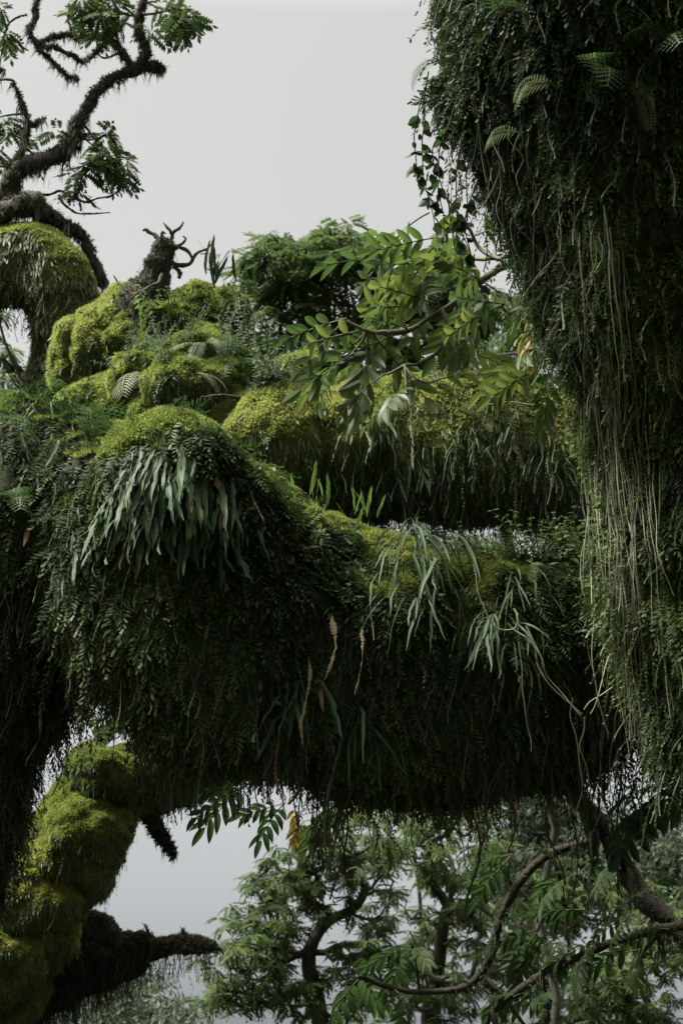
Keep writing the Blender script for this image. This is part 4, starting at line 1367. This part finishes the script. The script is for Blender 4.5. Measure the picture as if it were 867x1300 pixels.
def fern(label, surfs, x, y, n, L, meshes, seed, heads=(-90, 60), off=.03, d=None, group=None):
    rng = np.random.default_rng(seed)
    p, nn = hit(surfs, x, y)
    p = p + nn * off - FW * .03
    root = thing('fern', label, 'fern', p, group)
    for i in range(n):
        place_frond(meshes[rng.integers(0, len(meshes))], p, RAD(heads[0] + (rng.random() - .5) * 2 * heads[1]), rng.uniform(*L), rng.standard_normal() * .3, root, tilt=rng.standard_normal() * .2)
    return root


gf = 'ferns growing out of the right trunk'
RTS = [rt_trunk]
fern('pale drooping fern in the middle left of the right trunk', RTS, 690, 165, 1, (.19, .2), FERN_P, 801, (200, 10), .12, group=gf)
fern('pale bleached fern on right trunk above the drooping one', RTS, 722, 118, 2, (.2, .24), FERN_P, 802, (200, 25), .1, group=gf)
fern('broad green fern right of the pale ferns on trunk', RTS, 765, 95, 2, (.2, .28), FERN_G, 803, (-80, 40), .1, group=gf)
fern('pale dry fern near the top right of the trunk', RTS, 800, 95, 2, (.12, .18), FERN_P, 804, (20, 40), .1, group=gf)
fern('green fern near the top of the trunk at picture edge', RTS, 835, 40, 3, (.22, .3), FERN_G, 805, (-90, 70), .08, group=gf)
fern('dark fern jutting into the sky from the left edge of right trunk', RTS, 556, 75, 3, (.14, .22), FERN_G, 806, (190, 35), .02, group=gf)
fern('green fern tucked high on the trunk left of centre', RTS, 640, 15, 3, (.2, .28), FERN_G, 807, (-110, 60), .05, group=gf)
gf2 = 'ferns growing on the left of the big limb'
fern('arching green fern on the moss behind the hump', FGS, 110, 515, 4, (.28, .42), FERN_G, 811, (10, 60), .03, group=gf2)
fern('grey-green fern at the left picture edge on the limb', FGS, 12, 545, 4, (.25, .36), FERN_G, 812, (-100, 60), .03, group=gf2)
fern('green fern near the left edge above the dark trunk', FGS, 40, 640, 4, (.2, .3), FERN_G, 813, (-90, 90), .03, group=gf2)
fern('green fern on the crest behind the left bulge', FGS, 60, 500, 4, (.2, .3), FERN_G, 814, (60, 150), .03, group=gf2)
fern('pale fern on the shaded right part of the middle limb', MDS, 585, 520, 2, (.24, .3), FERN_P, 815, (20, 40), .05)
fern('bluish small fern on the right saddle of the big limb', FGS, 672, 735, 3, (.1, .15), FERN_P, 816, (-90, 60), .05)
gf3 = 'ferns on the rear mossy mounds'
for i, (x, y, lab) in enumerate([(262, 440, 'grey-green fern tuft on the slope of the rear mound'), (290, 430, 'grey-green fern tuft right of the rear mound slope'), (250, 475, 'green fern arching over top of the yellow mound'), (310, 470, 'green fern at the right shoulder of the yellow mound'), (175, 480, 'pale fern left of the yellow mound')]):
    fern(lab, lobes + MDS, x, y, 5, (.2, .36), FERN_P if i % 2 == 0 else FERN_G, 820 + i, (90, 180), .0, group=gf3)


# herbs: stem with pairs of small leaves
def herb_mesh(name, rng, material, h=1.0, pairs=8, ls=.16):
    n = 9
    s = np.linspace(0, 1, n)
    lean = rng.standard_normal(2) * .25
    c = np.stack([lean[0] * s ** 1.6, lean[1] * s ** 1.6, h * s], -1)
    parts = [tube(c, np.linspace(.012, .005, n), 4)]
    for i in range(pairs):
        u = .12 + .88 * i / (pairs - 1)
        f = u * (n - 1)
        k = min(int(f), n - 2)
        b = c[k] * (1 - f + k) + c[k + 1] * (f - k)
        a0 = i * 1.57 + rng.random() * .6
        for q in range(2):
            a = a0 + q * math.pi
            l = ls * (1.15 - .6 * u) * (.8 + .4 * rng.random())
            d = nrm(np.array([math.cos(a), math.sin(a), .5 - .9 * rng.random()]))
            side = nrm(np.cross(d, [0, 0, 1.0])) * l * .32
            p1, p2 = b + d * l * .35, b + d * l * .7
            e = b + d * l - np.array([0, 0, l * .25])
            parts.append((np.array([b, p1 + side, p2 + side * .8, e]), np.array([[0, 1, 2, 3]])))
            parts.append((np.array([b, e, p2 - side * .8, p1 - side]), np.array([[0, 1, 2, 3]])))
    V, F = merge(parts)
    me = build_mesh(name, [(V, F)], [np.full(len(V), .5)])
    me.materials.append(material)
    return me


hr = np.random.default_rng(77)
HERB = [herb_mesh('shoot', hr, M['herb']) for _ in range(5)]
HERB_G = [herb_mesh('shoot', hr, M['herb_grey'], pairs=11, ls=.12) for _ in range(5)]


def herb(label, surfs, x, y, n, L, meshes, seed, group, jit=8, off=0.0):
    rng = np.random.default_rng(seed)
    p0, n0 = hit(surfs, x, y)
    root = thing('herb_plant', label, 'plant', p0, group)
    for i in range(n):
        p, nn = hit(surfs, x + rng.standard_normal() * jit, y + rng.standard_normal() * jit * .5)
        o = bpy.data.objects.new('shoot', meshes[rng.integers(0, len(meshes))])
        C.objects.link(o)
        o.location = Vector([float(v) for v in p + nn * off]) - root.location
        o.rotation_euler = (rng.standard_normal() * .35, rng.standard_normal() * .35, rng.random() * 6.28)
        s = rng.uniform(*L)
        o.scale = (s, s, s)
        o.parent = root
    return root


gh = 'small leafy herbs along the right saddle of the big limb'
for i, (x, y, s, lab) in enumerate([(585, 690, .14, 'low herb at the left end of the saddle beside arching leaves'), (620, 697, .16, 'low herb under the small sky gap'), (650, 703, .14, 'low herb right of the sky gap'), (680, 706, .3, 'tall thin herb leaning in the dark saddle'),
                                    (710, 705, .22, 'bushy herb near right end of the saddle'), (735, 705, .26, 'bushy herb at the foot of the vine curtain'), (755, 712, .3, 'tallest bushy herb beside the vine curtain'), (665, 712, .14, 'tiny herb in the middle of saddle')]):
    herb(lab, FGS, x, y, 9, (s * .5, s), HERB, 900 + i, gh, 11)
gv = 'leafy shoots climbing the vine curtain'
for i, (x, y, lab) in enumerate([(748, 500, 'light green shoot on the upper vine curtain'), (752, 560, 'light green shoot in the middle of the vine curtain'), (745, 620, 'light green shoot at the left side of the vine curtain above saddle'), (765, 650, 'light green shoot in the vine curtain beside the saddle'), (790, 720, 'light green shoot low on the vine curtain'), (800, 640, 'light green shoot on the right of the vine curtain'), (775, 780, 'light green shoot lowest on the vine curtain')]):
    herb(lab, RTS, x + 14, y, 7, (.12, .24), HERB, 920 + i, gv, 12, .06)
gm = 'grey-green herbs on the rear mossy mounds'
for i, (x, y, s, lab) in enumerate([(205, 400, .3, 'bright herb at the foot of the stump'), (180, 430, .3, 'grey herb on the shaded left mound'), (195, 460, .3, 'grey herb between the mounds'), (300, 420, .35, 'grey herb right of the rear mound'), (330, 480, .35, 'grey herb behind the middle cushion'), (350, 488, .35, 'grey herb on top of the middle cushion'), (285, 455, .3, 'grey herb above the yellow mound'), (320, 500, .25, 'grey herb at the notch of the yellow mound'), (160, 470, .25, 'grey herb low on the left mound'), (230, 440, .25, 'grey herb in the moss centre of the mounds')]):
    herb(lab, lobes + MDS, x, y, 9, (s * .5, s), HERB_G if i else HERB, 940 + i, gm, 11)
gt = 'herbs along the top of the middle limb'
for i, (x, y, lab) in enumerate([(560, 482, 'herb on middle limb top right of the leafy branch'), (595, 478, 'dark herb on middle limb top against the sky gap'), (630, 480, 'herb on middle limb top below the short leafy branch'), (665, 482, 'herb on middle limb top left of the yellowing leaf'), (700, 486, 'herb on middle limb top beside the vine curtain'), (440, 480, 'herb on middle limb top behind the leafy branch'), (400, 478, 'herb on the brown tuft of the middle limb')]):
    herb(lab, MDS, x, y, 10, (.12, .28), HERB_G, 960 + i, gt, 12)


# ================================================================== VINES
def vine(name, label, cat, pts, r, material, group, seed, amp=.012, leaf=0, leafmat=None):
    n = 26
    q = wig(np.array(pts), n, amp, 5, seed)
    o_loc = q[0].copy()
    V, F = tube(q - o_loc, np.linspace(r, r * .55, n), 5)
    if leaf == 0:
        o = link(name, build_mesh(name, [(V, F)], [np.full(len(V), .5)], True), material)
        o.location = [float(v) for v in o_loc]
        return tag(o, label, cat, group)
    root = thing(name, label, cat, o_loc, group)
    link('stem', build_mesh('stem', [(V, F)], [np.full(len(V), .5)], True), material, root)
    rng = np.random.default_rng(seed)
    parts = []
    for i in range(leaf):
        b = q[rng.integers(3, n)] - o_loc
        a = rng.random() * 6.28
        l = rng.uniform(.03, .06)
        d = nrm(np.array([math.cos(a), math.sin(a), -.9]))
        sd = nrm(np.cross(d, rng.standard_normal(3))) * l * .36
        nn = np.cross(sd, d) * .25
        parts.append((np.array([b, b + d * l * .3 + sd + nn, b + d * l * .7 + sd * .75 + nn, b + d * l]), np.array([[0, 1, 2, 3]])))
        parts.append((np.array([b, b + d * l, b + d * l * .7 - sd * .75 + nn, b + d * l * .3 - sd + nn]), np.array([[0, 1, 2, 3]])))
    V2, F2 = merge(parts)
    link('leaves', build_mesh('leaves', [(V2, F2)], [np.full(len(V2), .5)]), leafmat, root)
    return root


vr = np.random.default_rng(88)
gv1 = 'dry vines of the curtain down the right trunk'
for i in range(72):
    x0 = vr.uniform(735, 785) if i < 64 else vr.uniform(790, 830)
    y0 = vr.uniform(260, 470) if i < 26 else vr.uniform(440, 640)
    y1 = vr.uniform(640, 960)
    ys = np.linspace(y0, y1, 5)
    pts = []
    dx = vr.uniform(.04, .11)
    for k, y in enumerate(ys):
        x = x0 + (y - y0) * dx + vr.standard_normal() * 5
        p, nn = hit(RTS, max(x, 752), min(y, 900))
        d = max(3.5, proj(p)[2] - vr.uniform(.03, .16))
        pts.append(P(x, y, d))
    vine('vine', 'thin pale dry vine in the curtain hanging down the right trunk', 'vine', pts, vr.uniform(.0009, .0025), M['vine'], gv1, 1000 + i)
gv2 = 'dark roots trailing from the left edge of the right trunk'
for i in range(30):
    x0 = vr.uniform(575, 735)
    y0 = 40 + (x0 - 545) * vr.uniform(1.0, 1.7)
    L = vr.uniform(80, 230)
    p, nn = hit(RTS, x0 + 12, y0)
    d = proj(p)[2] - vr.uniform(.0, .1)
    pts = [P(x0 + k * vr.uniform(-2, 9), y0 + L * k / 4, d) for k in range(5)]
    vine('hanging_root', 'dark thin root trailing from the left edge of the right trunk', 'root', pts, vr.uniform(.0012, .0024), M['vine_dark'] if vr.random() < .88 else M['vine'], gv2, 1100 + i, .01)
gv3 = 'leafy vines dangling against the sky beside the right trunk'
for i, (x, y, L, lab) in enumerate([(548, 90, 210, 'longest leafy vine dangling against the sky left of the trunk'), (560, 150, 160, 'leafy vine dangling second from the sky side'), (575, 130, 200, 'leafy vine close against the trunk edge'), (590, 190, 140, 'short leafy vine under the trunk edge'), (540, 110, 150, 'leafy vine dangling nearest the open sky'), (610, 230, 160, 'leafy vine hanging toward the bright branch')]):
    p, nn = hit(RTS, x + 15, y)
    d = proj(p)[2]
    pts = [P(x - 12 * math.sin(k * .9), y + L * k / 4, d) for k in range(5)]
    vine('leafy_vine', lab, 'vine', pts, .003, M['vine_dark'], gv3, 1200 + i, .03, 22, M['leaf_dark'])
gv4 = 'tangled roots below the right end of the big limb'
for i in range(34):
    x0 = vr.uniform(690, 800)
    y0 = vr.uniform(840, 930)
    L = vr.uniform(80, 210)
    d = vr.uniform(5.75, 6.1)
    pts = [P(x0 + vr.standard_normal() * 5 + (745 - x0) * .25 * k / 4, y0 + L * k / 4, d) for k in range(5)]
    vine('hanging_root', 'thin root in the tangle hanging below right end of the big limb', 'root', pts, vr.uniform(.002, .004), M['vine_dark'] if i % 3 else M['vine'], gv4, 1300 + i, .03)
for i, (pts, lab) in enumerate([([(668, 795), (690, 830), (715, 870), (742, 905)], 'long straight pale root slanting down to the root knot'), ([(645, 795), (672, 830), (705, 880), (742, 907)], 'pale root slanting beside the longer straight one'),
                                ([(870, 815), (830, 840), (790, 870), (748, 905)], 'pale root running from the trunk to the root knot'), ([(790, 800), (775, 840), (765, 880), (752, 905)], 'short pale root dropping to the root knot'), ([(742, 904), (744, 930), (742, 960), (748, 1000)], 'knotted root hanging straight below the root knot'),
                                ([(655, 820), (660, 880), (668, 930), (672, 960)], 'thin root dropping along the dark limb face'), ([(600, 720), (615, 780), (650, 800), (660, 780)], 'curled brown tendril on the limb right of arching leaves'), ([(612, 515), (655, 512), (700, 514), (745, 512)], 'thin bare stem crossing the face of the middle limb')]):
    dd = 5.55 if i < 7 else 7.6
    vine('pale_root' if i < 7 else 'bare_stem', lab, 'root' if i < 7 else 'stem', [P(x, y, dd) for x, y in pts], .0038 if i < 3 else .003, M['vine'], None, 1400 + i, .035)

# ================================================================== GROUND, WORLD, SUN, CAMERA
gs = 70
xs = np.linspace(-220, 220, gs)
ys = np.linspace(-160, 400, gs)
X_, Y_ = np.meshgrid(xs, ys)
Z_ = .0 + .25 * fbm(np.stack([X_ * .05, Y_ * .05, 0 * X_], -1), 2, 2) * sstep(6, 40, np.hypot(X_, Y_)) - .05
GV = np.stack([X_, Y_, Z_], -1).reshape(-1, 3)
i_ = np.arange(gs - 1)[:, None] * gs + np.arange(gs - 1)[None, :]
GF = np.stack([i_, i_ + 1, i_ + gs + 1, i_ + gs], -1).reshape(-1, 4)
go = link('ground', build_mesh('ground', [(GV, GF)], [np.full(len(GV), .5)], True), M['soil'])
go['kind'] = 'structure'

# children were built in world coordinates while their Empty stands at the base: shift meshes back
for o in list(C.objects):
    if o.type == 'MESH' and o.parent is not None and o.name.split('.')[0] in ('trunk', 'limb', 'stump', 'cushion_moss', 'filmy_fern', 'moss', 'leaf_litter', 'small_leaves', 'hanging_moss', 'dry_moss', 'tongue_moss', 'dark_moss', 'lichen', 'beard_lichen', 'branch', 'side_branch', 'twig', 'twigwork', 'leaves', 'crown', 'stem'):
        if o.parent.name.startswith('leafy_vine'):
            continue
        o.location = -o.parent.location

w = bpy.data.worlds.new('World')
SC.world = w
w.use_nodes = True
nt = w.node_tree
nt.nodes.clear()
out = nt.nodes.new('ShaderNodeOutputWorld')
SUN_EL, SUN_AZ = 54.0, -112.0        # azimuth from +Y, negative = left
sky = nt.nodes.new('ShaderNodeTexSky')
sky.sky_type = 'NISHITA'
sky.sun_disc = False
sky.sun_elevation = RAD(SUN_EL)
sky.sun_rotation = RAD(SUN_AZ)
sky.air_density = 1.0
sky.dust_density = 4.0
hsv = nt.nodes.new('ShaderNodeHueSaturation')
hsv.inputs['Saturation'].default_value = .12
hsv.inputs['Value'].default_value = .7
nt.links.new(sky.outputs[0], hsv.inputs['Color'])
b1 = nt.nodes.new('ShaderNodeBackground')
b1.inputs['Strength'].default_value = .05
nt.links.new(hsv.outputs[0], b1.inputs['Color'])
# even cloud layer: brighter overhead, dimmer towards the horizon
tc = nt.nodes.new('ShaderNodeTexCoord')
sep = nt.nodes.new('ShaderNodeSeparateXYZ')
nt.links.new(tc.outputs['Generated'], sep.inputs[0])
cr = nt.nodes.new('ShaderNodeValToRGB')
els = cr.color_ramp.elements
els[0].position = 0.0
els[0].color = (.04, .05, .056, 1)
els[1].position = 1.0
els[1].color = (1.6, 1.53, 1.4, 1)
for pos, c in ((.15, (.053, .058, .058)), (.35, (.104, .105, .099)), (.66, (.117, .115, .107)), (.82, (.6, .59, .55))):
    e = els.new(pos)
    e.color = (*c, 1)
nt.links.new(sep.outputs['Z'], cr.inputs['Fac'])
b2 = nt.nodes.new('ShaderNodeBackground')
b2.inputs['Strength'].default_value = 1.0
nt.links.new(cr.outputs['Color'], b2.inputs['Color'])
ad = nt.nodes.new('ShaderNodeAddShader')
nt.links.new(b1.outputs[0], ad.inputs[0])
nt.links.new(b2.outputs[0], ad.inputs[1])
nt.links.new(ad.outputs[0], out.inputs['Surface'])

sl = bpy.data.lights.new('sun', 'SUN')
sl.energy = 5.0
sl.angle = RAD(18)
sl.color = (1, .95, .84)
so = bpy.data.objects.new('sun', sl)
C.objects.link(so)
az = RAD(SUN_AZ)
sd = Vector((math.sin(az) * math.cos(RAD(SUN_EL)), math.cos(az) * math.cos(RAD(SUN_EL)), math.sin(RAD(SUN_EL))))
so.rotation_euler = (-sd).to_track_quat('-Z', 'Y').to_euler()
so.location = (-5, 5, 14)

cd = bpy.data.cameras.new('camera')
cd.sensor_fit = 'VERTICAL'
cd.sensor_height = 36
cd.lens = 50
cd.clip_end = 1500
cd.dof.use_dof = True
cd.dof.focus_distance = 6.1
cd.dof.aperture_fstop = 5.0
co = bpy.data.objects.new('camera', cd)
C.objects.link(co)
co.location = CAM
co.rotation_euler = (math.pi / 2 + PITCH, 0, 0)
SC.camera = co

SC.view_settings.view_transform = 'Standard'
SC.view_settings.look = 'None'
SC.view_settings.exposure = 1.7
SC.view_settings.gamma = 1.0
SC.cycles.max_bounces = 5
SC.cycles.diffuse_bounces = 2
SC.cycles.glossy_bounces = 2
SC.cycles.transmission_bounces = 2
SC.cycles.use_denoising = True
SC.cycles.sample_clamp_indirect = 4
SC.render.use_persistent_data = False
